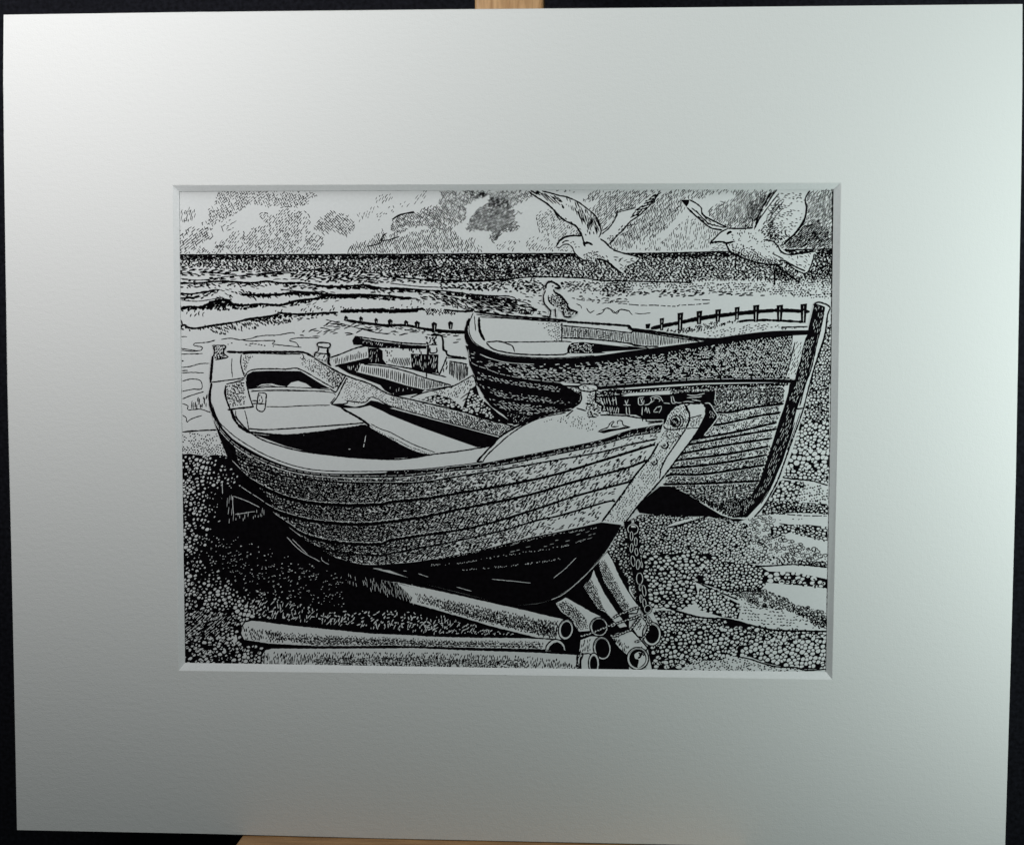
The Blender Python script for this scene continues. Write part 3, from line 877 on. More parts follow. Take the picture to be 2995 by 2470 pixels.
def gull_far():
    g = Layer('drawn_gull', root, 'gull flying left at the top right, broad wing cut by the mount')
    g.fill(c('13:1335,372 1440,180 1530,25 1830,25 1790,80 1785,170 1770,290 1700,410 1600,500 1530,500 1440,480 1360,430'), 0)
    g.dash(c('13:1390,400 1480,170 1560,60 1790,30 1785,170 1740,330 1600,490 1480,470'), -8, 8, 5.6, 2.0, p=lambda x, y: np.clip(.95 - (x - 2240) / 160, .25, 1), curve=.25, angj=14)
    g.dash(c('13:1370,400 1430,280 1560,100 1600,180 1500,300 1600,440 1560,500 1440,470'), 55, 9, 5, 2.3, .7, angj=20)
    g.dash(c('13:1480,380 1700,400 1600,500 1530,500 1440,470'), -30, 9, 4.6, 2.4, .8, angj=15)
    g.hatch(c('13:1400,380 1450,260 1540,120 1620,60 1600,200 1520,330 1600,430 1580,500 1450,470'), 50, 5.0, 1.7, short=.5)
    g.lines('13:1440,180 1500,80 1540,30|13:1400,250 1345,370|13:1830,40 1790,110 1800,200 1780,290 1700,410 1600,500', 3.4)
    g.lines('13:1340,385 1360,330 1480,160 1560,60', 2.4)
    g.fill(c('13:690,118 770,118 870,185 905,260 1000,315 1100,365 1060,388 960,365 880,305 800,235 750,185'), 0)
    g.fill(c('13:692,118 772,118 765,150 745,180'), 1)
    g.dash(c('13:800,180 880,250 960,300 1060,360 960,355 880,300 810,230'), -38, 12, 5, 2.2, .7)
    g.lines('13:770,118 830,150 875,190 880,230 905,262 1000,312 1100,362|13:750,185 800,235 880,305 960,365 1060,385', 3.6)
    g.lines('13:790,190 850,240 930,320 1000,345 1080,365', 2.4)
    g.fill(c('13:955,515 962,488 1050,400 1110,370 1220,372 1330,368 1400,460 1500,480 1560,530 1620,575 1690,605 1880,575 1850,700 1790,765 1700,725 1610,655 1560,685 1480,695 1350,675 1260,640 1190,610 1130,580 1110,540 1080,502 1000,498'), 0)
    g.dash(c('13:1120,500 1230,500 1400,590 1620,650 1560,685 1480,690 1350,672 1260,640 1190,605 1130,575'), 20, 6, 4.8, 2.4, .85, angj=35)
    g.dash(c('13:1180,380 1330,380 1420,470 1500,480 1560,530 1300,480 1200,440'), 70, 6, 6.5, 2.2, .55, angj=30)
    g.dash(c('13:1200,440 1500,480 1600,600 1300,560'), 0, 5, 8, 2.0, .45, angj=40)
    g.dash(c('13:1620,590 1860,585 1840,690 1790,750 1700,690'), -35, 10, 7, 2.0, .6, angj=25)
    g.dash(c('13:1150,560 1300,600 1480,640 1600,650 1560,690 1350,672 1190,605'), 15, 7, 4.2, 2.2, .85, angj=30)
    g.dash(c('13:1130,400 1200,390 1230,480 1150,490'), 70, 5, 5, 2.2, .6, angj=30)
    for s, w in (('13:1110,372 1050,402 1000,450 958,492 955,512', 3), ('13:958,498 1000,490 1060,488 1100,500 1160,485', 4.5),
                 ('13:1090,500 1110,540 1130,575 1190,605 1260,638 1350,668 1480,688 1580,690', 4), ('13:1110,370 1220,372 1330,366', 3.5),
                 ('13:1420,470 1500,482 1545,520 1580,575 1650,600 1780,585 1880,570', 3.6), ('13:1560,655 1610,655 1690,725 1790,765 1840,700 1870,590', 3),
                 ('13:1100,425 1120,405 1145,402', 5), ('13:1530,690 1600,745 1680,800 1740,850', 4.5), ('13:1515,740 1520,800 1518,870', 4),
                 ('13:1600,650 1700,705 1790,745', 3.5), ('13:1500,590 1600,640', 3), ('13:1520,760 1600,780 1640,810', 3)):
        g.lines(s, w)
    g.build()


gull_near()
gull_far()

# ----------------------------------------------------------------- WRECK TIMBERS
wk = Layer('drawn_winch', root, 'broken winch and timbers between the two boats')
wk.pen = 1.25
wk.fill(c('D:0,440 200,360 540,250 370,250 350,180 390,118 700,150 1440,230 1460,130 1500,95 1640,100 1690,170 1700,320 1760,400 2030,440 2105,480 2105,700 1800,900 1100,1002 860,930 120,560'), 0)
wk.fill(c('D:120,550 300,510 590,440 600,290 740,290 800,330 800,450 860,530 1400,600 1420,640 1230,600 860,540 700,520 480,520 430,640 830,740 1160,840 1420,900 1360,950 1000,1000 830,910 760,830 440,710 300,660'), 1)
wk.fill(c('D:390,116 460,130 500,180 490,240 430,245 370,240 352,180'), 1)
wk.fill(c('D:460,150 700,195 900,210 1440,270 1440,300 1060,300 1040,290 720,290 600,280 490,250'), 1)
wk.fill(c('D:1210,370 1450,380 1460,650 1230,600 1210,480'), 1)
wk.fill(c('D:1460,380 1600,380 1610,660 1460,650'), 1)
wk.fill(c('D:1450,240 1480,240 1480,640 1430,640'), 1)
wk.dash(c('D:1440,130 1600,110 1600,240 1480,240 1440,210'), 72, 13, 4.2, 2.6, .95)
wk.hatch(c('D:490,545 860,590 1150,650 1440,735 1420,900 1160,840 830,730 480,640'), 86, 6.0, 2.0)
wk.hatch(c('D:1440,740 1800,830 1420,900'), 84, 4.6, 2.0)
wk.hatch(c('D:1770,480 2040,520 2060,690 1930,780 1770,690'), 88, 4.9, 2.5)
wk.dash(c('D:1650,680 1740,440 1760,690'), 75, 20, 4.2, 2.4, .9)
wk.hatch(c('D:40,440 590,290 590,430 110,548'), 85, 5.8, 2.0, short=.3)
wk.dash(c('D:960,420 1210,430 1210,540 900,530'), 76, 20, 4.6, 2.4, .95, angj=5)
wk.dash(c('D:1060,240 1440,280 1440,370 1060,330'), 86, 16, 5.0, 2.4, .95, angj=4)
wk.up()
wk.dash(c('D:1230,380 1440,390 1440,600 1230,560'), 84, 15, 5.0, 1.6, .8, ink=0, angj=4)
wk.dash(c('D:1465,390 1600,390 1605,650 1465,640'), 84, 15, 5.2, 1.7, .85, ink=0, angj=7)
wk.dash(c('D:720,200 1060,240 1060,290 720,280'), 60, 9, 5.2, 1.9, .8, ink=0)
wk.dash(c('D:490,180 720,200 720,270 500,240'), 80, 6, 5.6, 1.6, .6, ink=0)
wk.dash(c('D:250,560 480,520 430,640 300,620'), 84, 12, 5.6, 1.8, .9, ink=0)
wk.dash(c('D:600,300 740,300 740,500 600,500'), 84, 10, 6, 1.3, .5, ink=0)
wk.dash(c('D:860,830 1300,900 1200,960 950,960'), 84, 9, 6.5, 1.2, .5, ink=0)
wk.fill(c('D:800,320 850,295 930,310 950,380 950,460 910,500 850,490 810,430'), 0, True)
wk.fill(c('D:940,320 1040,300 1060,345 1170,360 1215,430 1200,540 1100,570 960,550 920,510 960,440'), 0, True)
wk.hatch(c('D:960,420 1210,430 1200,540 1100,565 920,510'), 72, 5.0, 2.0)
wk.dash(c('D:810,320 940,320 940,400 820,400'), 84, 10, 6, 2, .7)
wk.dash(c('D:820,440 940,440 910,500 850,490'), 84, 8, 6, 1.8, .6)
for s, w in (('D:390,118 700,160 1060,210 1440,232', 3.2), ('D:460,150 700,195 1060,245 1480,262', 2.4),
             ('D:30,430 200,370 400,290 590,250', 3.2), ('D:100,552 300,515 600,440', 5), ('D:590,280 600,440', 3),
             ('D:520,525 860,560 1150,630 1440,730 1800,830', 3), ('D:860,530 1150,580 1430,645 1640,690 1730,715', 3),
             ('D:1500,98 1640,102 1680,160 1690,310 1730,330 1765,400 2030,442', 7), ('D:1740,410 1690,540 1630,680', 3.4),
             ('D:1610,380 1600,600 1625,670', 3), ('D:1780,480 2040,525', 3), ('D:1440,640 1440,730', 3), ('D:1480,240 1600,240|D:1490,280 1500,360 1590,350 1590,280', 3),
             ('D:1430,905 1600,880 1830,845', 2.6), ('D:1740,430 2030,450', 2)):
    wk.lines(s, w)
wk.build()

# ----------------------------------------------------------------- BEACH LEFT
WHITE_B = c('21:30,850 330,830 400,950 440,1060')
bl = Layer('drawn_shingle', root, 'dark pebbles and deep shadow on the left of the near boat')
bl.fill(c('21:0,850 330,832 700,1100 31:1400,600 33:300,280 300,1760 31:0,1760 21:0,1200'), 0)
bl.lines('21:40,850 200,838 340,832', 3.5)
bl.dash(c('21:35,860 330,845 400,950 430,1060 35,1050'), 50, 6, 6.0, 2.2, p=grad(1265, .45, 1330, .95, 1), angj=45, curve=.2)
bl.fill(c('21:0,1050 100,1040 240,1060 320,1050 420,1060 480,1080 700,1300 1100,1600 31:1500,700 32:1100,1080 2105,500 2105,1760 31:2105,1760 0,1760 21:0,1300'), 1)


def blden(x, y):
    # pebbles catch light away from the boat's shadow
    d = np.clip((860 - x) / 160, 0, 1)
    yy = np.clip((y - 1730) / 60, 0, 1)
    d = d + 0
    r1 = np.clip((668 - x + .15 * (y - 1500)) / 70, 0, 1) * np.where(y > 1640, np.clip((1640 + 110 + 0 - y) / 110 + .9, .55, 1), 1)
    r = np.where(y < 1430, np.clip((735 - x) / 150, .0, 1), np.clip((655 - x - (y - 1430) * .12) / 85, 0, 1)) * (y < 1700)
    low = np.clip((y - (1600 + (x - 560) * .60)) / 90, 0, 1)
    return np.clip(np.maximum(r, low), 0.05, .96)


bl.cobble(c('21:35,1060 420,1060 520,1200 560,1330 31:520,60 400,330 250,480 300,700 500,900 900,1000 1400,1130 1400,1230 650,1195 540,1270 560,1420 740,1440 740,1600 40,1600 31:35,200 21:35,1200'),
          14, lambda x, y: 4.2 + (1 - blden(x, y)) * 8.5 + 1.8 * np.sin(x * .05) * np.sin(y * .043), .76, 25, rj=.42, p=.93)
bl.up()
bl.blobs(c('31:60,1370 540,1340 560,1420 740,1450 740,1600 40,1600'), 26, .30, .8, 20, p=.45)
bl.blobs(c('31:200,350 1400,800 1500,1100 900,1060 400,900 200,620'), 12, .16, .6, 15, p=.22)
bl.up()
bl.dash(c('31:40,350 200,350 230,700 420,860 560,1000 560,1250 540,1420 740,1450 740,1600 40,1600'), 35, 9, 11, 2.2, .6, ink=1, angj=55, curve=.3)
bl.dash(c('21:40,1060 420,1060 500,1180 400,1300 31:380,300 40,350'), 35, 8, 9, 2.2, .6, ink=1, angj=55, curve=.3)
bl.dash(c('31:40,1100 420,1100 500,1250 540,1330 300,1380 60,1400'), 40, 15, 4.4, 2.8, .95, ink=1)
bl.up()
bl.dash(c('31:60,1130 420,1130 520,1260 300,1370 60,1390'), 40, 16, 7, 1.9, .8, ink=0)
bl.up()
bl.dash(c('31:560,1000 1000,1060 1500,1180 2105,1250 32:400,1150 900,1300 1150,1345 400,1330 31:2105,1310 1700,1290 1300,1250 900,1200 640,1190'), 66, 13, 6.0, 2.1, p=.6, ink=0, angj=22)
bl.dash(c('31:1000,1150 1500,1130 2105,1130 32:300,1180 600,1260 400,1310 31:2000,1290 1500,1250'), 40, 9, 8, 3.0, p=.55, ink=0, angj=40)
bl.dash(c('32:400,1180 900,1290 1200,1345 500,1330'), 30, 5, 9, 2.0, p=.45, ink=0, angj=40)
bl.dash(c('31:200,400 700,700 1500,800 1500,1000 700,1000 300,800'), 15, 5, 14, 1.2, p=.35, ink=0, angj=30)
bl.dash(c('31:30,1410 720,1440 720,1600 30,1600'), 50, 9, 10, 2.0, p=.4, ink=1, angj=30)
# prop behind the stern
bl.fill(c('31:385,0 520,80 760,210 780,290 480,345 440,345 405,200'), 1)
bl.dash(c('31:410,90 500,110 500,340 440,340'), 85, 26, 5.2, 1.1, .8, ink=0, angj=2)
bl.dash(c('31:500,285 700,240 770,215 770,290 510,340'), 88, 15, 5.0, 1.2, .85, ink=0, angj=3)
bl.lines('31:490,120 600,160 720,218|31:505,280 680,255|31:480,120 490,280|31:390,0 395,100', 1.7, ink=0)
bl.lines('31:960,480 1080,600 1250,695|31:1010,500 1140,630', 1.6, ink=0)
bl.lines('31:1260,650 1275,690 1330,720|31:1300,640 1330,690', 1.4, ink=0)
bl.build()

# ----------------------------------------------------------------- BEACH RIGHT
br = Layer('drawn_beach', root, 'sand ridges and pebbles on the right of the drawing')
br.fill(c('13:1900,1240 2105,1240 33:2105,1760 400,1760 300,280 23:560,1310 1250,1610 1500,1330 1730,650 1900,170'), 0)
# far shingle strip beside the stem
RB = dict(ang=0)


def rings(s, size, w, p=.9, fill=.42, squash=.8, ang=0, dots=0, sizef=None):
    P = c(s)
    if p >= .94:
        br.fill(P, 1)
        br.cobble(P, size * .86, w * 1.05, squash, ang)
        br.up()
        return
    br.blobs(P, size, fill, squash, ang, p, ring=w, sizef=sizef)
    if dots:
        br.dash(P, 20, 4, 8, 1.8, p=dots, angj=60, curve=.3)


rings('13:1950,1260 2030,1200 2030,1735 1830,1735', 11, 2.0, .95, .4, .8, 60)
br.dash(c('13:1960,1180 2030,1180 2030,1735 1850,1735 1900,1500'), 70, 9, 6.5, 2.2, .75, angj=40, curve=.3)
rings('23:1930,50 2010,0 2000,480 1820,520 1860,330', 11, 2.0, .95, .4, .8, 60)
br.dash(c('23:1930,50 2010,0 2000,480 1820,520 1860,330'), 50, 8, 7, 2.0, .7, angj=50, curve=.3)
rings('23:1815,520 2000,480 2000,760 1760,760', 12, 2.3, .95, .42, .8, 0, .4)
br.dash(c('23:1790,620 2000,560 2000,770 1750,760'), 20, 9, 5.5, 2.4, .7, angj=40, curve=.3)
rings('23:1750,760 2000,760 2000,1010 1680,1010', 15, 2.5, 1, .46, .8, 30, .5)
rings('23:1680,1000 2000,1020 2000,1190 1620,1170', 19, 2.4, 1, .48, .85, 20)
rings('23:1620,1170 2000,1180 1990,1300 1590,1250', 14, 2.4, 1, .45, .8, 0, .4)
rings('23:1570,1270 1800,1290 1700,1500 1500,1530 1440,1500', 16, 2.4, 1, .46, .8, 30)
br.lines('23:1590,1250 1700,1265 1850,1280 1990,1320|23:1820,500 1900,482 2000,470', 3)
br.dash(c('23:1700,1300 1990,1320 1990,1480 1640,1480'), 10, 5.5, 8, 3.0, .65, angj=40, curve=.3)
rings('33:1440,150 1990,190 1990,280 1700,265 1400,290', 12, 2.6, 1, .44, .75, 0, .5)
br.dash(c('33:1440,180 1990,200 1990,285 1700,270 1400,290'), 10, 9, 5.5, 2.8, .7, angj=40, curve=.3)
rings('33:1300,300 1550,290 1500,400 1340,470 1260,400', 15, 2.3, .8, .42, .75, 0)
br.lines('33:1570,275 1750,290 1980,295|33:1560,360 1700,380 1990,400', 2.2, gaps=.5)
br.dash(c('33:1560,290 1800,300 1700,350 1560,330'), 5, 6, 12, 2, .4, angj=20)
rings('33:1480,400 1600,370 1800,370 1985,390 1985,530 1870,490 1750,470 1650,440 1500,500', 14, 2.8, .95, .44, .75, -15, .5)
br.dash(c('33:1600,390 1985,430 1985,530 1700,450'), -10, 9, 6, 2.8, .7, angj=35, curve=.3)
rings('33:1330,480 1500,440 1700,520 1850,580 1985,640 1985,740 1700,700 1500,640 1300,560', 15, 2.6, .75, .40, .75, -10, .7)
br.dash(c('33:1300,600 1500,640 1800,690 1985,700 1985,750 1700,725 1500,715 1200,700'), 10, 8, 4.6, 3.0, .85, angj=50, curve=.3)
br.lines('33:1070,690 1200,700 1400,735 1700,720 1980,745', 3.2)
# dark pebble field under the far boat
DK = c('33:0,640 20,560 120,400 340,280 560,290 1200,330 1280,370 1340,480 1300,560 1500,660 1400,720 1060,690 1000,640 760,620 380,640 360,1080 420,1120 330,1100 150,720')
br.fill(DK, 1)
br.cobble(DK, 11, lambda x, y: np.clip(3.7 - (x - 1880) / 190, 2.0, 3.9), .72, 20)
br.up()
br.dash(DK, 30, 8, 10, 1.6, .4, angj=60, curve=.3)
br.up()
br.dash(DK, 60, 6, 9, 1.4, .4, ink=0, angj=60)
br.fill(c('33:350,640 760,620 1000,640 1090,690 1400,740 1480,790 1440,900 1380,960 1100,960 820,870 860,1040 700,1120 420,1100 370,900'), 1)
PB = c('33:370,650 760,630 1000,650 900,720 820,870 860,1040 700,1120 420,1100 380,900')
br.cobble(PB, 16.5, 4.0, .68, 3, rj=.4)
br.cobble(c('33:820,760 1000,650 1400,745 1450,900 1380,960 1100,950 900,880'), 12.5, 3.3, .75, 10)
br.up()
br.dash(c('33:820,700 1000,650 1300,720 1300,860 900,850'), 40, 8, 8, 2.2, .55, angj=50, curve=.3)
rings('33:1440,780 1700,790 1985,850 1985,930 1700,900 1450,880', 21, 3.4, 1, .42, .75, 0, .8)
br.dash(c('33:1440,840 1985,850 1985,935 1650,900'), 0, 9, 6, 3.0, .65, angj=40, curve=.3)
rings('33:1100,940 1380,930 1480,960 1700,1060 1985,1150 1985,1290 1900,1260 1700,1140 1400,1090 1150,990', 11, 2.8, .9, .40, .8, -20, .8)
br.dash(c('33:880,900 1150,960 1400,1060 1700,1110 1985,1180 1985,1290 1900,1280 1700,1150 1400,1095 1150,1000'), 0, 8, 5.5, 3.0, .6, angj=50, curve=.3)
br.lines('33:820,865 950,930 1100,990 1200,1030', 3.6)
rings('33:830,1050 860,930 960,930 1100,1010 1230,1080 1200,1200 1050,1180 860,1120', 14, 2.3, .95, .42, .8, 30, .3)
br.dash(c('33:1150,1020 1450,1110 1700,1160 1900,1250 1900,1290 1600,1280 1300,1230 1180,1180'), -4, 7, 9, 2.2, .7, angj=25, curve=.2)
# lower dark bank
BK = c('33:440,1120 700,1130 860,1180 1100,1200 1300,1250 1500,1300 1985,1310 1985,1370 1700,1400 1500,1430 1350,1450 1200,1500 1050,1560 760,1570 600,1620 440,1640 400,1440 520,1290')
br.fill(BK, 1)
br.cobble(c('33:440,1120 700,1130 900,1190 1100,1210 1100,1300 900,1290 700,1320 560,1330 510,1260'), 12.5, 3.0, .72, 0)
br.cobble(c('33:540,1330 900,1290 1300,1250 1985,1320 1985,1370 1700,1400 1350,1450 1050,1560 760,1570 600,1620 440,1640 430,1440'), 15, lambda x, y: np.clip(4.0 - (x - 1900) / 350, 2.4, 3.8), .78, 15)
br.up()
br.dash(c('33:900,1190 1300,1250 1985,1310 1985,1360 1400,1350 1000,1290'), 0, 9, 6, 2.8, .65, angj=40, curve=.3)
br.lines('33:600,1110 860,1185 1100,1200 1300,1250 1500,1295 1800,1305 1985,1310', 4)
rings('33:1200,1440 1500,1390 1985,1360 1985,1640 1700,1640 1450,1590 1300,1530 1150,1530', 17, 2.4, .95, .42, .8, 20, .5)
br.lines('33:1190,1530 1300,1550 1420,1590 1550,1620 1700,1625 1800,1650 1985,1640|33:560,1560 640,1550 700,1590', 3.2)
rings('33:560,1560 700,1540 800,1590 660,1650 480,1650', 22, 3.2, 1, .4)
br.dash(c('33:640,1545 900,1530 1250,1540 1400,1600 1700,1630 1950,1660 500,1660'), 20, 6, 6.5, 2.4, .65, angj=60, curve=.3)
br.up()
for _s in ('33:370,650 760,630 1000,650 900,720 820,870 860,1040 700,1120 420,1100 380,900', '33:440,1120 900,1190 1300,1250 1900,1320 1700,1400 1350,1450 1050,1560 600,1620 440,1640'):
    br.dash(c(_s), 10, 11, 13, 2.2, .45, angj=70, curve=.4)
# stick
br.fill(c('33:570,390 640,350 850,300 940,290 850,320 700,370 590,410'), 0)
br.lines('33:570,400 700,370 850,325 940,292', 4)
br.dash(c('33:600,390 850,300 930,292 700,368'), 60, 7, 5, 1.8, .8)
# edge of the ink at the right border
br.line(c('S:2437,560 2430,1250 2418,1960'), 4.2, gaps=.35, rough=1.5)
br.build()

# ----------------------------------------------------------------- FAR BOAT
bs = Layer('drawn_shadow', root, 'solid black shadow under the far boat')
bs.fill(c('23:560,1290 640,1340 760,1400 900,1490 1050,1580 1150,1612 1290,1608 1200,1640 1000,1610 930,1590 600,1600 330,1560 300,1500'), 1)
bs.dash(c('33:330,270 560,285 900,300 1200,325 1200,345 600,330 330,310'), 10, 6, 6, 1.6, .7, ink=0, angj=40)
bs.build()

fb = Layer('drawn_boat', root, 'far clinker boat with its bow at the right edge')
SIL = c('12:740,1095 1000,1135 1300,1158 1560,1180 2105,1222 13:480,1280 700,1312 880,1342 1050,1342 1200,1310 1400,1280 1600,1262 1810,1240 1860,1045 1910,1015 2005,1060 1985,1130 23:1960,0 1900,170 1850,330 1800,540 1745,680 1680,880 1610,1110 1540,1290 1430,1500 1340,1600 1250,1618 1150,1605 1050,1565 900,1475 750,1385 600,1325 400,1330 22:2000,700 1500,900 1200,900 1090,790 960,700 880,610 800,490 760,400 740,340 700,260 688,150 665,30 12:662,1330 665,1250 690,1160')
fb.fill(SIL, 0)
# mound of sand beside the hull is drawn with the near side
GT = c('12:688,1170 690,1280 740,1375 850,1435 1000,1485 1250,1508 1500,1512 1800,1490 13:250,1445 600,1398 900,1352 1200,1305 1500,1272 1870,1262')
GB = c('12:660,1320 690,1390 760,1450 850,1495 1000,1540 1200,1558 1500,1558 1800,1535 13:300,1495 600,1450 900,1402 1200,1360 1500,1322 1870,1302')
fb.fill(np.vstack([smooth(GT, 4), smooth(GB, 4)[::-1]]), 1)
GYF = yof(GB)
fb.line(c('12:700,1160 672,1260 675,1340 720,1420 800,1470'), 9)
B2T = c('22:690,120 720,235 850,290 1000,342 1250,385 1500,412 1850,442 23:0,440 300,418 600,398 900,383 1200,378 1500,378 1700,386')
B2B = B2T + np.array([0, 12.5])
fb.fill(c('12:665,1400 690,1400 760,1460 850,1505 1000,1548 1200,1565 1500,1565 22:1500,270 1500,420 1700,540 1600,640 1350,700 1250,760 1090,790 960,700 880,610 800,490 760,400 740,340 700,260 688,150'), 1)
fb.up()
_w = c('12:690,1420 760,1465 850,1508 1000,1550 1200,1568 1500,1568 22:1500,400 1250,372 1000,335 850,285 735,230 705,180')
fb.dash(_w, -8, 9, 4.8, 1.7, p=grad(1370, .35, 1640, .95), ink=0, angj=12, gap=1.2)
for _a, _b, _p in (('22:745,300 900,360 1100,400 1500,450', '22:770,390 900,410 1100,445 1500,510', .9), ('22:760,415 900,465 1100,505 1600,575', '22:790,470 900,530 1100,568 1600,620', .85),
                   ('22:800,480 900,550 1100,590 1600,650', '22:880,600 1000,655 1200,698 1500,700', .8)):
    _m, _d, _bb = between(c(_a), c(_b))
    fb.dash(_m, 0, 9, 4.8, 1.8, p=_p, ink=0, angj=16, dirf=_d, bounds=_bb, gap=1.25)
fb.dash(c('22:960,640 1250,710 1180,760 1090,770'), 45, 5, 6, 1.6, .7, ink=0, angj=30)
fb.up()
m, d, b = between(GB, B2T, x0=1480, x1=2318)
_t = np.vstack([smooth(GB, 4), smooth(B2T, 4)[::-1]])
fb.fill(_t[(_t[:, 0] > 1560) & (_t[:, 0] < 2325)], 1)
fb.up()
fb.dash(m, 0, 11, 5.0, 2.5, p=lambda x, y: np.clip(1.0 - np.abs(x - 1760) / 700, .25, .95) * np.clip((y - GYF(x)) / 22, .35, 1), angj=9, dirf=d, bounds=b, gap=1.2, wob=.4, ink=0)
fb.dash(m, 62, 8, 6.5, 1.8, p=grad(1850, .05, 2100, .55), angj=12, bounds=b, ink=0)
fb.dash(m, -50, 7, 7.5, 1.7, p=grad(1700, .1, 2000, .6), angj=12, bounds=b, ink=0)
fb.fill(np.vstack([smooth(B2T, 4), smooth(B2B, 4)[::-1]]), 1)
fb.line(B2T + [0, 1.5], 1.4, ink=0, gaps=.5)
# planks below the rubbing strake
L3 = c('22:735,330 900,415 1100,452 1400,502 1700,535 23:0,545 200,540')
L4 = c('22:770,430 900,535 1100,575 1300,605 1700,628 23:0,640')
L5 = c('22:830,540 900,605 1000,662 1200,708 1350,700 1500,690')
for A, Bq, pr in ((B2B, L3, .92), (L3, L4, .85), (L4, L5, 1.0)):
    m, d, b = between(A, Bq, x0=1640)
    if b[2] <= 1640:
        continue
    fb.dash(m, 0, 12, 3.8, 2.5, p=pr, angj=14, dirf=d, bounds=b, gap=1.2, wob=.4)
    fb.dash(m, 55, 8, 5.0, 2.0, p=.55, angj=12, bounds=b)
m, d, b = between(L5, L5 + [0, 60])
fb.line(L3, 4); fb.line(L4, 4.5); fb.line(L5, 4.5)
fb.line(c('22:760,400 900,480 1100,520 1400,560 1690,590'), 2.2)
# right hand planks
PL = [c('23:150,480 600,470 1000,445 1610,430'), c('23:600,620 1050,680 1300,640 1600,600'), c('23:700,800 990,790 1200,750 1400,705 1570,682'),
      c('23:700,930 880,902 1200,845 1540,765'), c('23:650,975 800,955 1100,900 1540,822'), c('23:640,1050 760,1030 1100,965 1500,905'),
      c('23:600,1110 720,1092 1100,1045 1470,975'), c('23:600,1165 700,1160 1000,1130 1450,1052'), c('23:560,1240 640,1222 900,1220 1430,1140'), c('23:540,1310 900,1302 1385,1280')]
pd = [.85, .62, .62, .55, .62, .6, .72, .8, .9]
for i in range(len(PL) - 1):
    m, d, b = between(PL[i], PL[i + 1])
    k = pd[i]
    if i in (1, 2, 3, 4, 5):
        fb.dash(m, 58, 6, 4.8, 2.3, p=k + .15, angj=25, bounds=b, gap=1.25, curve=.15)
        fb.dash(m, 0, 9, 6, 2.0, p=grad(2150, .5, 1950, .95), angj=12, dirf=d, bounds=b)
    else:
        fb.dash(m, 78, 9, 4.4, 2.2, p=k, angj=14, bounds=b, gap=1.15)
        fb.dash(m, 0, 10, 4.4, 2.2, p=k, angj=12, dirf=d, bounds=b)
for q in PL[1:]:
    fb.line(q, 5.2, rough=.3)
    fb.line(q + [0, 4.6], 1.4, ink=0, gaps=.3)
fb.dash(c('23:1320,480 1620,440 1580,640 1560,720 1500,800 1440,700'), 60, 8, 4.5, 2.1, .8, angj=15)
fb.dash(c('23:1520,900 1400,1280 1300,1380 1340,1290 1420,1050'), 70, 9, 4.5, 2.3, .9, angj=15)
# keel sweep at the bottom
KP = c('23:560,1320 900,1305 1380,1290 1330,1420 1230,1470 1150,1600 1050,1565 900,1475 750,1385')
fb.dash(KP, 40, 11, 4.0, 2.4, 1.0, angj=16, gap=1.15)
fb.dash(KP, 0, 9, 4.6, 2.2, p=grad(2000, .9, 2150, .6), angj=18)
KD = c('23:640,1380 800,1390 1000,1480 1150,1450 1230,1440 1330,1410 1400,1300 1480,1330 1420,1490 1290,1600 1150,1603 1050,1563 900,1475')
fb.dash(KD, 78, 10, 3.4, 2.5, 1.0, angj=10, gap=1.1)
fb.dash(KD, 20, 8, 4, 2.2, .7, angj=10)
# twisted rope line and lettering on the far boat
fb.fill(c('23:0,488 300,470 600,452 900,432 1640,415 1640,440 900,470 600,485 300,505 0,520'), 1)
fb.dash(c('23:0,500 300,482 600,462 900,442 1630,422 1630,438 900,465 600,480 300,502 0,516'), 42, 8, 5.6, 2.6, 1, ink=0, angj=3, jit=.05)
fb.fill(c('22:1860,540 2105,510 23:150,540 300,530 600,520 720,500 1000,490 985,580 1000,620 600,700 560,740 380,740 300,700 100,690 0,660 22:1900,660'), 1)
fb.up()
for s in ('R:140,220 160,260|R:185,210 200,290|R:230,220 250,310|R:270,220 280,300|R:300,210 330,320|R:345,260 400,240|R:360,210 370,320|R:400,200 420,320',
          'R:280,350 300,430|R:320,350 330,430|R:355,350 345,420|R:390,360 375,435|R:430,350 400,440|R:450,360 440,440',
          'R:540,250 560,310|R:590,240 560,320 620,320|R:520,320 620,320', 'R:560,350 570,460 650,470|R:600,350 610,460',
          'R:735,210 745,315 820,305|R:740,215 820,205|R:770,230 800,300|R:800,220 775,290|R:820,250 815,300',
          'R:795,350 790,470|R:830,420 850,350 870,440|R:880,360 905,445', 'R:830,320 900,300 930,240 910,210|R:920,205 980,195 1050,200 1100,270|R:960,230 1000,215 1050,240|R:1040,270 1060,240|R:920,290 970,250',
          'R:1010,350 1080,345 1040,440|R:1010,350 960,420 1030,420', 'R:1220,190 1230,290 1290,290|R:1240,190 1270,270', 'R:1110,290 1200,300',
          'R:1450,170 1560,180 1710,150|R:1450,215 1600,205 1670,190|R:1520,240 1600,260|R:1560,245 1650,265', 'R:1870,110 1860,240', 'R:1260,270 1340,290 1440,270 1560,280 1660,300'):
    fb.lines(s, 2.2, ink=0, taper=.2)
fb.lines('R:210,325 400,335 800,325 1200,305', 2)
fb.dash(c('23:1010,480 1330,460 1300,560 1020,590'), 78, 10, 4.8, 2.1, .8, angj=12)
fb.dash(c('22:1500,560 1680,560 1680,640 1500,650'), 0, 9, 4.4, 2.5, .8, angj=14)
fb.dash(c('22:1830,520 2000,520 2000,700 1860,690'), 10, 8, 4.6, 2.4, .8, angj=25)
fbo = fb.build()

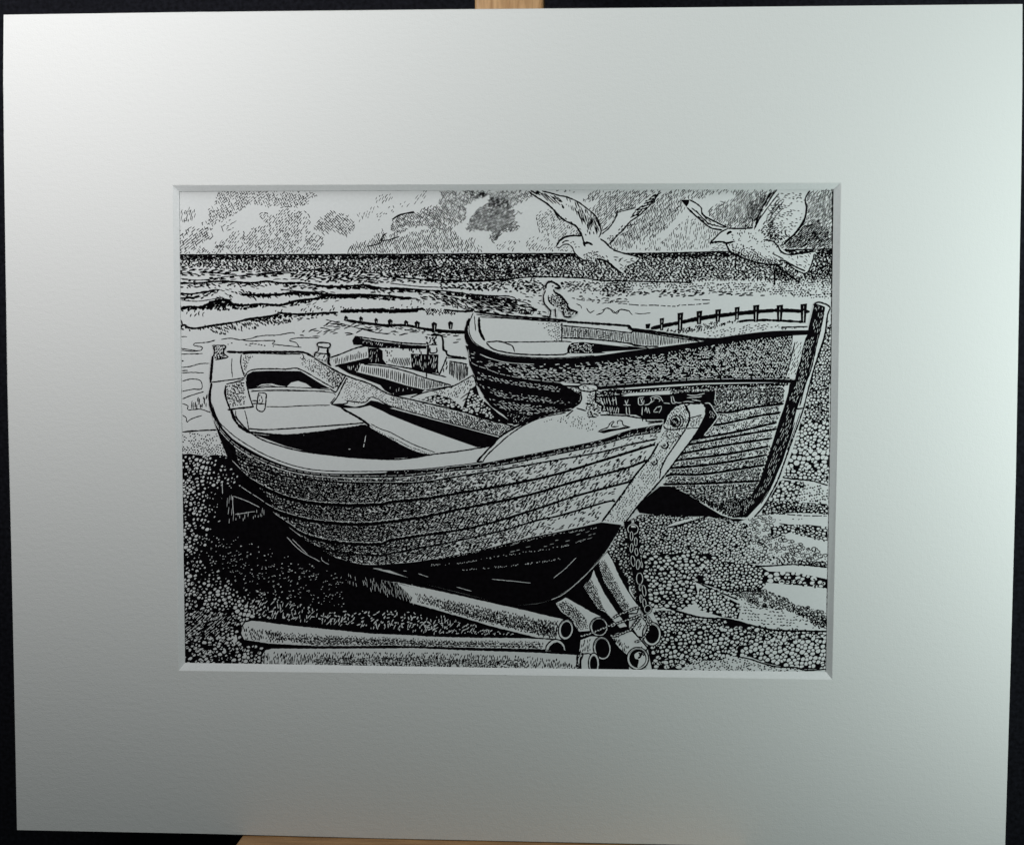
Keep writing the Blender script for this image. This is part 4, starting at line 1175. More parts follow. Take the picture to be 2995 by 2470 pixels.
fi = Layer('boat_interior', fbo)
fi.fill(c('12:740,1120 1000,1150 1300,1172 1560,1195 2105,1235 13:480,1290 700,1322 850,1352 900,1360 600,1400 300,1440 12:1800,1482 1500,1500 1250,1492 1000,1470 850,1420 750,1360 700,1280'), 0)
fi.fill(c('12:1600,1375 1700,1368 1850,1385 2000,1402 2105,1412 13:150,1392 420,1425 250,1440 0,1455 12:1900,1465 1780,1470 1560,1468 1570,1420'), 1)
fi.up()
fi.dash(c('12:1590,1380 1680,1370 1790,1395 1780,1468 1570,1462'), 55, 8, 4.6, 2.2, .85, ink=0, angj=35, curve=.3)
fi.dash(c('12:1290,1190 1515,1205 1515,1360 1440,1360 1380,1290'), 30, 5, 6, 2.0, p=grad(1570, .2, 1640, .95), angj=20)
fi.hatch(c('12:1520,1230 1800,1255 2105,1290 13:300,1275 600,1325 850,1362 500,1405 300,1400 12:2105,1375 1900,1350 1520,1325'), 85, 4.6, 1.7)
fi.dash(c('12:1520,1230 1800,1255 2105,1290 2105,1375 1900,1350 1520,1325'), 10, 9, 6, 1.9, .6, angj=15)
for s, w in (('12:740,1100 1000,1135 1300,1160 1480,1172 1560,1185', 5), ('12:760,1125 1000,1152 1300,1175 1560,1192', 2.4),
             ('12:785,1150 788,1240 805,1300 835,1355', 6), ('12:745,1140 755,1270', 2.2), ('12:790,1148 1100,1165 1500,1195', 2),
             ('12:850,1370 960,1362 1040,1385 1080,1405 1100,1455', 3), ('12:960,1368 1200,1368 1520,1362 1600,1368', 2.4),
             ('12:850,1375 900,1425 1000,1455 1150,1475 1300,1480 1480,1480 1560,1468 1570,1420 1600,1380', 3.2),
             ('12:1515,1200 1512,1360', 3), ('12:1520,1225 1800,1250 2105,1285 13:300,1275 600,1322 860,1362', 3),
             ('12:1520,1330 1800,1345 2105,1380 13:300,1402 500,1408', 3.4), ('12:1560,1190 1800,1205 2105,1228 13:240,1248 480,1280 700,1312 880,1340 1060,1342', 5),
             ('13:240,1262 480,1292 700,1325 900,1358', 2), ('12:1560,1182 1575,1200', 6), ('13:0,1350 300,1392 420,1425', 2.2)):
    fi.lines(s, w)
fi.line(c('12:735,1110 700,1200 705,1300 750,1375 850,1432 1000,1480 1250,1503 1500,1507 1800,1487'), 2.0)
fi.build()

fs = Layer('boat_stem', fbo)
DS = c('23:1700,386 1650,430 1640,500 1600,640 1560,750 1500,950 1440,1130 1380,1300 1290,1440 1150,1470 1150,1603 1290,1598 1400,1480 1500,1320 1590,1120 1660,900 1700,740 1725,650 1800,430 1880,100 1900,0 13:1940,1250 1965,1060 1870,1030 1820,1230 1810,1300 23:1790,30 1720,280')
fs.fill(DS, 1)
fs.dash(c('23:1520,950 1620,700 1640,560 1720,560 1650,850 1560,1100 1480,1290 1380,1440 1250,1560 1200,1560 1330,1430 1420,1290'), 68, 14, 5.0, 1.15, .85, ink=0, angj=4)
fs.dash(c('23:1780,60 1880,0 1820,300 1760,500 1700,600 1650,560 1720,400'), 66, 12, 4.8, 1.5, .95, ink=0, angj=9)
fs.dash(c('13:1880,1040 1955,1065 1930,1240 1900,1300 1850,1260'), 72, 10, 5.4, 1.3, .8, ink=0, angj=9)
fs.dash(c('23:1050,1480 1250,1460 1350,1400 1260,1570 1150,1590'), 80, 6, 5, 1.4, .8, ink=0, angj=20)
fs.fill(c('13:1960,1062 2005,1062 1985,1130 1930,1300 23:1900,170 1850,330 1800,540 1770,620 1720,640 1790,430 1840,300 1890,80'), 0)
fs.fill(c('23:1715,650 1765,640 1720,790 1660,960 1600,1130 1540,1290 1430,1490 1340,1600 1270,1608 1400,1470 1500,1310 1590,1110 1660,890'), 0)
fs.lines('13:1860,1045 1910,1018 2005,1060 1985,1130 23:1960,0 1900,190 1850,350 1800,540 1775,640 1720,800 1660,960 1600,1130 1540,1290 1430,1490 1340,1600', 3.4)
fs.lines('13:1960,1065 1925,1250 23:1890,80 1840,300 1790,430 1740,620|23:1712,650 1780,640|13:1870,1035 1960,1062', 3)
fs.lines('23:1700,760 1640,950 1570,1130 1500,1310 1400,1480', 2.0)
fs.lines('23:1745,680 1690,840 1630,1010', 1.6)
fs.fill(c('23:1700,60 1780,38 1745,220 1700,360 1620,360 1660,220'), 0)
fs.dash(c('23:1700,60 1775,45 1740,220 1700,350 1630,350 1665,220'), 62, 14, 5.4, 1.7, .9, angj=4)
fs.lines('23:1700,60 1660,220 1620,360', 2.6)
fs.build()

# ----------------------------------------------------------------- SAND MOUND
sm_ = Layer('drawn_mound', root, 'small heap of sand and pebbles between the boats')
sm_.fill(c('22:170,550 300,500 540,450 640,400 735,345 760,420 770,480 820,560 880,620 1000,700 1090,790 900,760 600,680'), 0)
sm_.fill(c('22:250,560 420,520 560,560 640,640 700,480 760,440 790,540 880,620 960,690 1100,780 900,770 600,660 400,600'), 1)
sm_.blobs(c('22:230,560 380,520 560,550 660,620 720,490 770,520 850,600 900,690 1000,760 880,740 600,650 400,600'), 9.5, .42, .8, 20, p=.92)
sm_.dash(c('22:300,510 540,455 730,355 750,440 600,560 420,520'), 66, 7, 5.6, 2.0, .8, angj=20)
sm_.lines('22:180,550 300,505 540,452 640,405 735,348|22:735,348 758,420 752,470', 2.8)
sm_.lines('22:620,560 700,500 745,450|22:640,580 720,520', 2)
sm_.build()

# ----------------------------------------------------------------- PIPES


def ell(cx, cy, rx, ry, n=22, a0=0, a1=360, rot=0, tile='32'):
    t = TILES[tile]
    th = np.radians(np.linspace(a0, a1, n, endpoint=(a1 - a0 < 360)))
    x = rx * np.cos(th); y = ry * np.sin(th)
    r = math.radians(rot)
    X = cx + x * math.cos(r) - y * math.sin(r)
    Y = cy + x * math.sin(r) + y * math.cos(r)
    return np.stack([t[0] + X / t[2], t[1] + Y / t[2]], 1)


def mouth(g, cx, cy, rx, ry, tile, rot=0, rim=.72):
    g.fill(ell(cx, cy, rx, ry, 24, rot=rot, tile=tile), 0)
    g.line(ell(cx, cy, rx, ry, 24, rot=rot, tile=tile), 2.8, closed=True)
    g.fill(ell(cx + rx * .02, cy, rx * rim, ry * (rim + .04), 22, rot=rot, tile=tile), 1)
    g.line(ell(cx, cy, rx * .86, ry * .88, 20, 200, 330, rot=rot, tile=tile), 1.0, ink=1)


def pipe(poly, cross, ends, shade, tile_mouth=None, label=None, extra=None):
    g = Layer('drawn_pipe', root, label)
    P = c(poly)
    g.fill(P, 0)
    for s, ang, l, sp, w, p in shade:
        g.dash(c(s), ang, l, sp, w, p, angj=9, gap=1.15)
    g.line(P, 3.0, sm=False, closed=True)
    if cross:
        for cc in cross:
            g.lines(*cc)
    if extra:
        extra(g)
    for m in ends:
        mouth(g, *m)
    g.build()


# bundle running up under the keel
pipe('P:735,250 765,228 830,320 900,480 980,640 1080,800 1170,920 1140,1010 980,1010 900,900 830,780 720,620 650,400 650,350', None, [],
     [('P:650,350 740,330 860,560 960,780 1060,920 960,1000 860,860 760,720 690,560', 60, 5, 4.6, 2.2, .95), ('P:660,360 760,400 960,780 1040,930 960,980 800,760', -20, 5, 5, 2.0, .7)],
     label='upper tube of the pair slanting from the keel')
pipe('P:550,560 590,430 640,560 740,760 880,970 960,1080 1030,1180 920,1200 820,1090 740,1000 640,960 560,840 450,660', None, [],
     [('P:450,640 550,560 640,700 700,900 770,1020 720,1010 620,940 520,800', 60, 5, 4.4, 2.4, 1), ('P:470,640 550,600 690,900 760,1000 620,930', -20, 6, 5, 2.2, .8)],
     label='lower tube of the pair slanting from the keel')
pipe('P:1180,1040 1280,1060 1400,1180 1300,1330 1150,1300 1080,1200', None, [(1330, 1270, 118, 150, 'P', 0, .76)],
     [('P:1080,1180 1200,1080 1260,1200 1200,1260', 60, 8, 6, 2, .6)], label='open pipe end under the hanging chain')
pipe('P:800,1290 880,1250 1080,1230 1180,1330 1280,1450 1100,1640 990,1520 900,1440', None, [],
     [('P:820,1310 900,1300 1050,1450 980,1520 900,1440', 80, 12, 4.8, 2.2, .9), ('P:1080,1430 1180,1400 1240,1460 1100,1480', 70, 8, 6, 2, .5)],
     extra=lambda g: (mouth(g, 1150, 1580, 138, 142, 'P', 0, .80),
                      g.fill(c('P:1110,1530 1150,1500 1190,1500 1240,1540 1245,1620 1190,1680 1150,1690 1165,1600 1120,1580'), 0, True),
                      g.blobs(c('P:1160,1500 1230,1500 1230,1570 1170,1570'), 8, .5, .8, 0, 1, ink=1)),
     label='large open pipe end at the bottom right of the bundle')
pipe('P:100,880 240,795 400,890 560,980 700,1050 600,1230 400,1250 340,1150 300,1080 180,1000', None, [(660, 1180, 116, 122, 'P', -10, .80)],
     [('P:120,890 230,850 380,940 500,1080 520,1220 380,1220 340,1120 200,1000', 70, 6, 4.6, 2.3, .95), ('P:120,890 230,860 380,960 480,1080 400,1180 220,1010', 10, 6, 5.4, 2.2, .7)],
     label='short pipe with open end in the middle of the bundle')


def scratch_pa(g):
    g.up()
    g.fill(c('31:1490,795 1700,840 1900,880 2105,930 32:60,880 200,1010 180,1060 31:2105,1070 1900,1020 1500,890'), 1)
    g.dash(c('31:1495,800 1700,845 1900,885 2105,935 32:60,880 200,960 240,1050 31:2105,1060 1900,1010 1500,880'), 100, 20, 4.4, 1.25, p=grad(1020, .45, 1190, 1), ink=0, angj=6, gap=1.05)
    g.dash(c('31:1950,900 32:0,880 180,900 300,940 280,1060 180,1060'), 100, 20, 4.2, 1.6, .85, ink=0, angj=7, gap=1.05)


pipe('31:1490,795 1700,840 1900,870 32:60,870 350,930 600,985 800,1030 1200,1120 1540,1200 1560,1380 1400,1390 1200,1345 900,1270 500,1150 180,1060 31:1900,1010 1490,890',
     None, [(1550, 1292, 66, 92, '32', 8, .72)],
     [('32:200,960 400,1010 800,1090 1200,1170 1480,1220 1470,1370 1300,1340 900,1240 500,1130 250,1050', 84, 11, 4.3, 2.4, .92),
      ('32:280,1000 800,1110 1300,1220 1460,1300 1400,1360 900,1230 500,1120', -10, 9, 5.4, 2.2, .75),
      ('32:1230,1200 1480,1240 1460,1370 1250,1330', 84, 12, 4.5, 2.3, .8), ('32:320,1050 800,1160 1250,1270 1400,1350 1200,1320 800,1220 450,1120', 60, 7, 4.4, 2.3, .6)],
     extra=scratch_pa, label='thick pipe lying slantwise out of the boat shadow')


def end_pb(g):
    g.fill(c('32:1370,1480 1380,1430 1420,1390 1465,1378 1510,1395 1540,1430 1545,1475'), 0)
    g.fill(c('32:1390,1478 1405,1440 1440,1410 1475,1400 1510,1420 1528,1445 1535,1476'), 1)
    g.lines('32:1370,1470 1380,1430 1420,1390 1465,1378 1510,1395 1540,1430 1548,1475|32:1370,1470 1550,1478', 2.6)


pipe('31:560,1275 590,1225 650,1208 750,1218 900,1240 1300,1282 1700,1322 2105,1338 32:300,1345 600,1356 1200,1362 1460,1378 1400,1470 800,1458 0,1436 31:1500,1442 1200,1440 800,1420 580,1385 555,1330',
     None, [],
     [('31:570,1260 750,1290 900,1300 950,1400 800,1405 590,1380', 78, 10, 4.8, 2.3, .85),
      ('31:700,1300 1300,1340 2105,1370 32:600,1385 1350,1400 1350,1450 800,1445 0,1428 31:1200,1430 900,1390', 84, 7, 4.6, 2.2, .85),
      ('31:900,1360 1300,1355 2105,1385 32:600,1400 1350,1420 1350,1455 800,1448 0,1430 31:1200,1432', 0, 9, 4.6, 2.4, .9)],
     extra=end_pb, label='long pipe lying level, second from the bottom edge')
pipe('P:420,1340 560,1290 700,1300 760,1340 700,1600 560,1560 400,1500', None, [(700, 1450, 112, 150, 'P', -8, .80)],
     [('P:425,1350 560,1330 560,1490 420,1490', 80, 14, 5.4, 2.1, .85)], label='pipe end with wide black mouth above the lowest pipe')


def end_pc(g):
    g.fill(ell(595, 1640, 70, 130, 24, tile='P'), 0)
    g.line(ell(595, 1640, 70, 130, 24, tile='P'), 2.8, closed=True)
    g.fill(ell(592, 1650, 48, 105, 22, tile='P'), 1)
    g.lines('P:430,1500 390,1560 385,1650 400,1736|P:460,1530 425,1600 425,1736', 5.5)
    g.up()
    g.dash(c('P:385,1560 440,1500 450,1530 415,1600 410,1736 385,1736'), 40, 5, 6, 1.8, .9, ink=0)


pipe('31:735,1520 770,1465 850,1452 1200,1455 2105,1450 32:300,1452 600,1466 1200,1485 1660,1510 1760,1500 1830,1600 1840,1700 0,1700 31:735,1700',
     None, [],
     [('31:745,1490 1500,1490 2105,1490 32:600,1500 1200,1520 1640,1580 1640,1660 31:2105,1640 740,1640', 82, 12, 4.6, 2.2, .8),
      ('31:1200,1540 2105,1530 32:600,1550 1200,1560 1200,1660 31:1200,1640', 5, 8, 4.8, 2.3, .8)],
     extra=end_pc, label='lowest pipe lying level along the bottom edge')

# ----------------------------------------------------------------- NEAR BOAT
nb = Layer('drawn_boat', root, 'near clinker boat resting on pipes in the foreground')
NS = c('21:300,170 290,300 285,420 270,500 275,600 320,760 370,900 430,1050 500,1190 600,1310 700,1420 850,1560 31:900,330 1050,450 1200,560 1400,665 1600,722 1800,735 32:0,760 150,830 300,890 600,965 900,1042 1100,1082 1300,1065 1430,1030 1600,922 1750,785 1900,600 2035,375 33:175,385 23:215,1640 330,1490 500,1280 650,1105 740,965 870,800 915,700 905,615 860,598 760,600 700,590 640,620 560,720 530,785 400,765 22:2100,710 1950,700 1850,650 1600,655 1400,690 1250,750 1100,822 980,890 600,790 300,710 0,520 21:1700,430 1500,350 1300,255 1120,150 700,145 440,150 420,170')
nb.fill(NS, 0)
# hull planking
RT = c('21:290,560 320,700 370,800 480,905 650,1012 850,1110 1100,1188 1400,1215 1800,1208 22:0,1195 300,1182 600,1150 830,1122 1100,1070 1500,992 1864,915 23:250,830 540,775')
RB_ = c('21:300,640 330,760 400,870 520,985 700,1090 950,1185 1200,1232 1500,1250 1864,1252 22:200,1240 400,1218 600,1192 830,1172 1100,1125 1500,1045 1864,968 23:250,895 515,855')
K1 = c('21:430,960 520,1060 700,1160 950,1240 1400,1290 1864,1300 22:300,1290 600,1240 1000,1178 1500,1090 1864,1025 23:250,960 490,910')
p1 = c('21:480,1120 600,1240 700,1310 850,1385 1000,1440 1200,1478 1500,1496 1800,1486 22:0,1468 300,1438 600,1388 900,1338 1200,1282 1500,1212 1864,1102 23:200,1040 420,972 470,960')
p2 = c('31:560,60 700,150 850,245 1000,298 1200,342 1500,368 1700,365 32:0,347 300,305 600,238 1000,160 1300,90 1600,0 23:0,1225 200,1172 400,1098')
p3 = c('31:850,290 1000,390 1100,455 1300,515 1600,545 1800,538 32:0,510 200,480 600,420 900,352 1300,230 1600,130 23:0,1350 150,1312 285,1275')
p4 = c('31:1080,500 1180,550 1300,592 1500,625 1800,642 32:0,625 300,570 700,490 1000,420 1300,332 1500,290 1900,172 23:120,1460')
WLn = c('31:1150,545 1300,632 1400,662 1600,715 1750,722 32:0,715 200,700 400,668 800,592 1200,490 1500,430 1860,350')
nb.fill(c('21:305,600 340,700 400,820 480,905 520,1060 560,1190 640,1290 760,1380 860,1540 700,1425 600,1312 500,1190 430,1050 370,900 320,760'), 1)
nb.up()
tn = [
    (RB_, K1, lambda x, y: np.clip(1.05 - (x - 600) / 1500, .42, 1)),
    (K1, p1, lambda x, y: np.clip(1.05 - (x - 700) / 1500, .40, 1)),
    (p1, p2, lambda x, y: np.clip(1.12 - (x - 900) / 1400, .5, 1)),
    (p2, p3, lambda x, y: np.clip(1.12 - (x - 1000) / 1300, .5, 1)),
    (p3, p4, lambda x, y: np.clip(1.10 - (x - 1050) / 1200, .45, 1)),
    (p4, WLn, lambda x, y: np.clip(1.05 - (x - 1100) / 900, .4, 1))]
for i, (A, Bq, f) in enumerate(tn):
    m, d, b = between(A, Bq)
    nb.dash(m, 24, 12, 5.0, 2.5, p=lambda x, y: np.clip(f(x, y) * 1.18, 0, 1), angj=9, dirf=d, bounds=b, gap=1.18, curve=.1, wob=.35, jit=.15)
    nb.dash(m, -38, 11, 4.8, 2.2, p=lambda x, y: np.clip(1.15 - (x - 900) / 620, 0, 1), angj=6, dirf=d, bounds=b, gap=1.12, jit=.12)
    nb.dash(m, 4, 12, 5.2, 2.2, p=lambda x, y: np.clip(1.1 - (x - 800) / 650, 0, 1), angj=6, dirf=d, bounds=b, gap=1.12, jit=.12)
    nb.dash(m, 75, 9, 6.0, 2.0, p=lambda x, y: np.clip(.9 - (x - 640) / 380, 0, .9), angj=8, dirf=d, bounds=b)
    nb.dash(m, 25, 12, 7, 2.4, p=lambda x, y: np.clip(.75 - (x - 1150) / 800, .08, .8), angj=22, dirf=d, bounds=b, wob=1.0)
# darker top edge of each plank (the lap)
for q, w0, w1 in ((p1, 11, 7.2), (p2, 11, 7.0), (p3, 10, 6.4), (p4, 7.5, 5.4)):
    cv = smooth(q, 6)
    n = len(cv)
    ww = np.interp(cv[:, 0], [700, 1250, 1800], [w0, w0 * .72, w1]) + RS.normal(0, .5, n)
    nb.strip(cv[None], ww[None])
for q in (p1, p2, p3):
    cv = smooth(q, 5)
    cv = cv[cv[:, 0] < 1330]
    if len(cv) > 4:
        nb.line(cv - [0, 7], 1.5, sm=False, ink=0, gaps=.45)
nb.line(K1, 4.0)
# band under the rim
nb.fill(np.vstack([smooth(RT, 4), smooth(RB_, 4)[::-1]]), 1)
mm, dd, bb = between(RT, RB_)
nb.dash(mm, 30, 6, 6, 1.5, p=grad(1000, .18, 1900, .42), ink=0, angj=22, dirf=dd, bounds=bb)
nb.line(RB_ - [0, 6], 1.1, ink=0, gaps=.7)
nb.line(RB_ + [0, 1.0], 1.8, ink=0, gaps=.3)
nb.line(K1[4:] - [0, 3.2], 1.1, ink=0, gaps=.4)
# bottom, blackened
nb.fill(np.vstack([smooth(WLn, 4), c('32:1960,362 2038,372 1990,470 1900,600 1750,782 1600,920 1430,1030 1300,1064 1100,1082 900,1042 600,964 300,890 150,830 0,770 31:1500,740 1250,650')]), 1)
nb.up()
nb.lines('32:1420,1030 1520,985 1640,890 1760,775 1880,640 1990,470', 1.6, ink=0)
nb.lines('32:900,850 1100,868 1240,884|32:250,800 340,830|32:590,918 720,955|32:1440,840 1540,760 1640,660|31:1720,755 1800,760|32:120,775 150,778', 1.5, ink=0)
for s in ('32:350,725 600,710 900,660 1200,610 1500,565 1700,515', '32:640,765 900,745 1200,715 1500,670', '32:400,675 800,600 1200,505 1500,450 1830,395'):
    A = c(s)
    m_, d_, b_ = between(A - [0, 3.0], A + [0, 3.5])
    nb.dash(m_, 25, 4.5, 3.2, 1.5, .55, ink=0, angj=15, dirf=d_, bounds=b_)
nb.dash(c('32:1100,520 1840,370 1800,480 1300,620 900,660'), 14, 12, 9, 1.0, .25, ink=0, angj=4)
nbo = nb.build()

# rim and inside of the near boat
ni = Layer('boat_interior', nbo)
ni.fill(c('21:312,185 430,158 570,158 700,155 1080,155 1300,270 1480,360 1700,440 22:0,530 600,670 1080,812 980,890 900,975 600,1020 0,1085 21:1800,1090 1200,1040 900,960 650,860 480,650 300,600'), 0)
ni.fill(c('21:600,380 612,345 660,318 800,312 1080,315 1130,345 1250,420 1345,470 1180,462 1130,425 1060,402 1000,415 960,452 880,440 830,425 740,430 680,462 622,465'), 1)
ni.fill(c('21:640,862 760,878 900,885 1100,872 1350,838 1640,795 1685,790 1900,910 22:0,885 200,990 390,1045 200,1072 0,1085 21:1800,1090 1500,1068 1200,1038 950,975 760,905'), 1)
ni.fill(c('21:1350,610 1440,605 1560,630 1640,612 1700,572 1760,582 1900,640 22:0,640 300,720 600,800 970,900 962,945 900,972 770,985 500,890 250,800 0,700 21:1800,665 1690,618 1600,640 1440,640'), 1)
ni.up()
ni.lines('21:1655,880 1640,960 1625,1010|21:1500,1000 1520,1000', 2.2, ink=0, gaps=.7)
ni.line(c('21:1690,800 1900,915 22:0,895 200,1000 370,1045'), 5, ink=0)
ni.dash(c('21:640,868 1100,880 1640,800 1640,780 1100,858 640,848'), 30, 4, 4, 1.5, .8, ink=0, angj=10)
ni.up()
ni.dash(c('21:1690,790 1900,905 22:0,880 200,985 390,1040 370,1055 200,1005 0,900 21:1880,920 1690,808'), 70, 5, 4, 1.8, .9, angj=10)
# stippled seats and panels
st = lambda s, p=.8, sp=5.6, l=4, w=2.1, a=40, aj=35: ni.dash(c(s), a, l, sp, w, p, angj=aj, gap=1.5)
st('21:575,180 670,175 620,240 600,340 590,340 570,250', .95, 4.6, 5)
st('21:1080,190 1200,215 1310,265 1470,350 1400,480 1340,420 1200,335 1090,270', .9, 5.0, 5)
ni.dash(c('21:1310,290 1475,350 1400,480 1330,420'), 70, 9, 4.4, 2.3, .95, angj=15)
ni.dash(c('21:425,445 590,400 600,600 470,635 430,540'), 55, 7, 4.6, 2.4, .95, angj=35, curve=.3)
st('21:1490,370 1520,365 1700,435 22:0,530 0,620 21:1760,560 1690,545 1640,595 1540,600 1440,560', .75, 6.2)
st('22:0,535 300,600 600,675 900,750 1070,810 980,880 600,785 300,705 0,620', .95, 4.6, 5.5)
ni.dash(c('22:350,620 900,750 1070,810 980,880 600,785 400,730'), -50, 10, 5, 2.0, .85, angj=6)
ni.dash(c('22:600,680 900,750 1070,810 980,880 650,795'), 50, 10, 5.5, 1.8, .7, angj=6)
# rim line: inner edge
for s, w in (('21:590,375 480,390 290,415', 2.6), ('21:560,165 556,250 590,370', 3), ('21:480,200 475,280 482,370', 1.8), ('21:310,180 296,330 290,420', 5.5),
             ('21:430,145 560,150 700,145 900,148 1100,150 1200,195', 5), ('21:570,165 700,158 900,165 1085,165', 2.6), ('21:1090,160 1110,185 1100,215', 2),
             ('21:590,372 620,320 700,298 850,295 950,298 1040,290 1120,320 1250,395 1380,470', 2.8),
             ('21:1200,200 1300,262 1480,355 1700,432 22:0,520 300,590 600,662 900,740 1100,808', 3.4),
             ('21:600,400 640,560 670,632', 3), ('21:440,655 560,640 670,628', 4), ('21:425,440 415,520 460,640', 3), ('21:425,430 520,410 590,385', 3),
             ('21:620,470 830,455 1180,465 1340,480', 2.2), ('21:640,495 900,480 1330,500 1390,530', 2), ('21:650,485 900,490 1300,490', 1.6),
             ('21:1490,370 1440,470 1400,550 1350,605', 3), ('21:1350,608 1480,600 1500,570', 3), ('21:780,628 950,628 1130,618 1340,615', 2),
             ('21:1385,545 1340,600', 2.2), ('21:1340,470 1390,500 1410,470 1480,350', 3.4),
             ('21:470,650 500,740 560,810 640,860', 6), ('21:590,660 610,740 630,840', 2), ('21:510,660 520,720 600,820', 2),
             ('21:620,820 780,830 1100,812 1400,790 1640,770', 3), ('21:640,850 900,878 1100,868 1400,830 1660,790', 4.5),
             ('21:1440,640 1600,730 1690,795', 5), ('21:1700,780 1800,830 22:0,850 200,955 400,1030', 2),
             ('21:420,440 430,560 470,660 560,780 700,895 850,955 1100,1020 1500,1070 1864,1090 22:200,1078 390,1045 600,1020 880,975', 3),
             ('21:1480,575 1640,590 1700,545 1760,560 22:0,620 300,705 600,788 980,888', 2.6),
             ('22:0,560 0,620', 0)):
    if w: ni.lines(s, w)
ni.line(c('21:650,470 780,440 880,455'), 2, ink=1)
# tholes / rowlock block
ni.fill(c('21:710,505 775,510 780,560 765,660 720,668 695,640 705,560'), 0)
ni.lines('21:710,505 775,512 778,560 765,655 730,670 695,645 700,590 712,505|21:700,600 770,605|21:655,575 700,575|21:660,600 700,600', 3)
ni.dash(c('21:712,520 760,520 755,600 705,600'), 84, 10, 4.6, 2, .9, angj=6)
ni.line(c('21:300,430 288,520 300,620 345,735 480,870 650,985 850,1085 1100,1165 1400,1195 1864,1192 22:300,1175 600,1142 830,1112'), 2)
ni.lines('21:300,420 283,520 290,620 330,740', 5.5)
ni.build()

nd = Layer('boat_foredeck', nbo)
nd.fill(c('22:765,1112 900,975 980,890 1100,815 1250,745 1400,690 1600,658 1850,650 1950,700 2105,712 23:250,705 380,740 540,780 250,828 0,908 22:1500,985 1100,1065 830,1118'), 0)
nd.dash(c('22:1330,760 1500,715 1800,700 1820,800 1780,850 1660,820 1480,770'), 75, 5, 6.5, 1.9, .55, angj=20)
nd.dash(c('22:1720,660 1900,640 1950,700 1750,720'), 20, 8, 4.6, 2.4, .8, angj=25)
for s, w in (('22:765,1112 830,1040 900,965 980,885 1100,812 1250,742 1400,690 1600,655', 4.6), ('22:820,1108 860,1050 940,975 1060,870 1200,780 1350,720 1550,680', 2.8),
             ('22:1550,715 1600,670 1620,650', 3), ('22:1750,715 1820,720', 3), ('22:1850,700 2105,708 23:200,705 380,735', 3.4), ('22:765,1112 830,1108', 3)):
    nd.lines(s, w)
# cleat
nd.fill(c('R:140,712 200,680 290,650 320,590 380,560 390,570 360,600 340,640 440,640 420,600 430,560 470,545 500,560 510,610 620,645 600,660 330,710 230,735'), 0)
nd.lines('R:140,712 200,680 290,648 320,590 370,560 390,568|R:340,640 350,600 380,575|R:340,640 450,632|R:430,600 430,560 470,545 500,560 515,612 620,645', 2.6)
nd.fill(c('R:140,712 300,672 450,660 520,640 620,645 600,660 330,710 230,735'), 1)
nd.lines('R:800,560 800,500 840,470|R:870,490 860,560 1090,550|R:870,590 1000,575 1100,560|R:900,500 1120,500', 3)
nd.build()


def bollard(poly, darks, lines, label, whites=(), neck=None):
    g = Layer('drawn_bollard', nbo, label)
    g.fill(c(poly), 0)
    for s, a, l, sp, w, p in darks:
        g.dash(c(s), a, l, sp, w, p, angj=18)
    for s, w in lines:
        g.lines(s, w)
    g.build()


bollard('21:310,90 420,90 410,130 410,160 445,190 420,210 330,215 310,180 325,140', [('21:315,95 415,95 410,210 325,210', 80, 9, 3.6, 2.6, .95), ('21:315,170 440,180 430,212 325,212', 20, 8, 4, 2.4, .9)],
        [('21:308,90 420,92 405,130 408,165 445,190 400,205 330,215', 3), ('21:310,90 325,140 315,190', 3)], 'small post at the stern of the near boat')
bollard('21:1228,72 1260,65 1330,70 1340,95 1315,120 1325,160 1335,190 1305,230 1205,190 1210,160 1240,140', [('21:1300,150 1335,160 1330,240 1260,215', 80, 10, 4.4, 2.4, .8), ('21:1210,170 1300,180 1290,230 1210,200', 80, 8, 6, 2, .6)],
        [('21:1228,95 1230,72 1260,65 1330,70 1342,92 1320,112 1240,100 1228,92', 3.6), ('21:1240,105 1238,140 1210,155 1205,190', 3.6), ('21:1318,112 1320,155 1335,170 1325,240 1350,270', 5),
         ('21:1215,158 1330,165', 3), ('21:1225,190 1260,165', 2)], 'pale bollard on the far side of the near boat')
bollard('22:1662,445 1690,432 1760,428 1818,440 1825,480 1812,500 1815,590 1870,620 1850,680 1740,700 1600,655 1670,600 1680,500 1660,480',
        [('22:1740,490 1812,490 1812,600 1730,600', 50, 6, 4.6, 2.4, .9), ('22:1720,600 1870,610 1860,690 1740,705', 10, 8, 4.2, 2.6, .9), ('22:1700,440 1810,445 1810,480 1700,478', 0, 8, 4.6, 2.2, .5)],
        [('22:1662,450 1690,433 1760,430 1818,442 1825,480 1760,495 1690,485 1662,470 1662,450', 3.6), ('22:1680,485 1680,580 1600,645', 3.4), ('22:1812,495 1812,580 1870,620 1860,670', 4.5),
         ('22:1700,445 1710,475', 2), ('22:1600,600 1680,590', 3), ('22:1640,640 1730,665|22:1720,600 1800,610', 3)], 'stout bollard on the foredeck of the near boat')

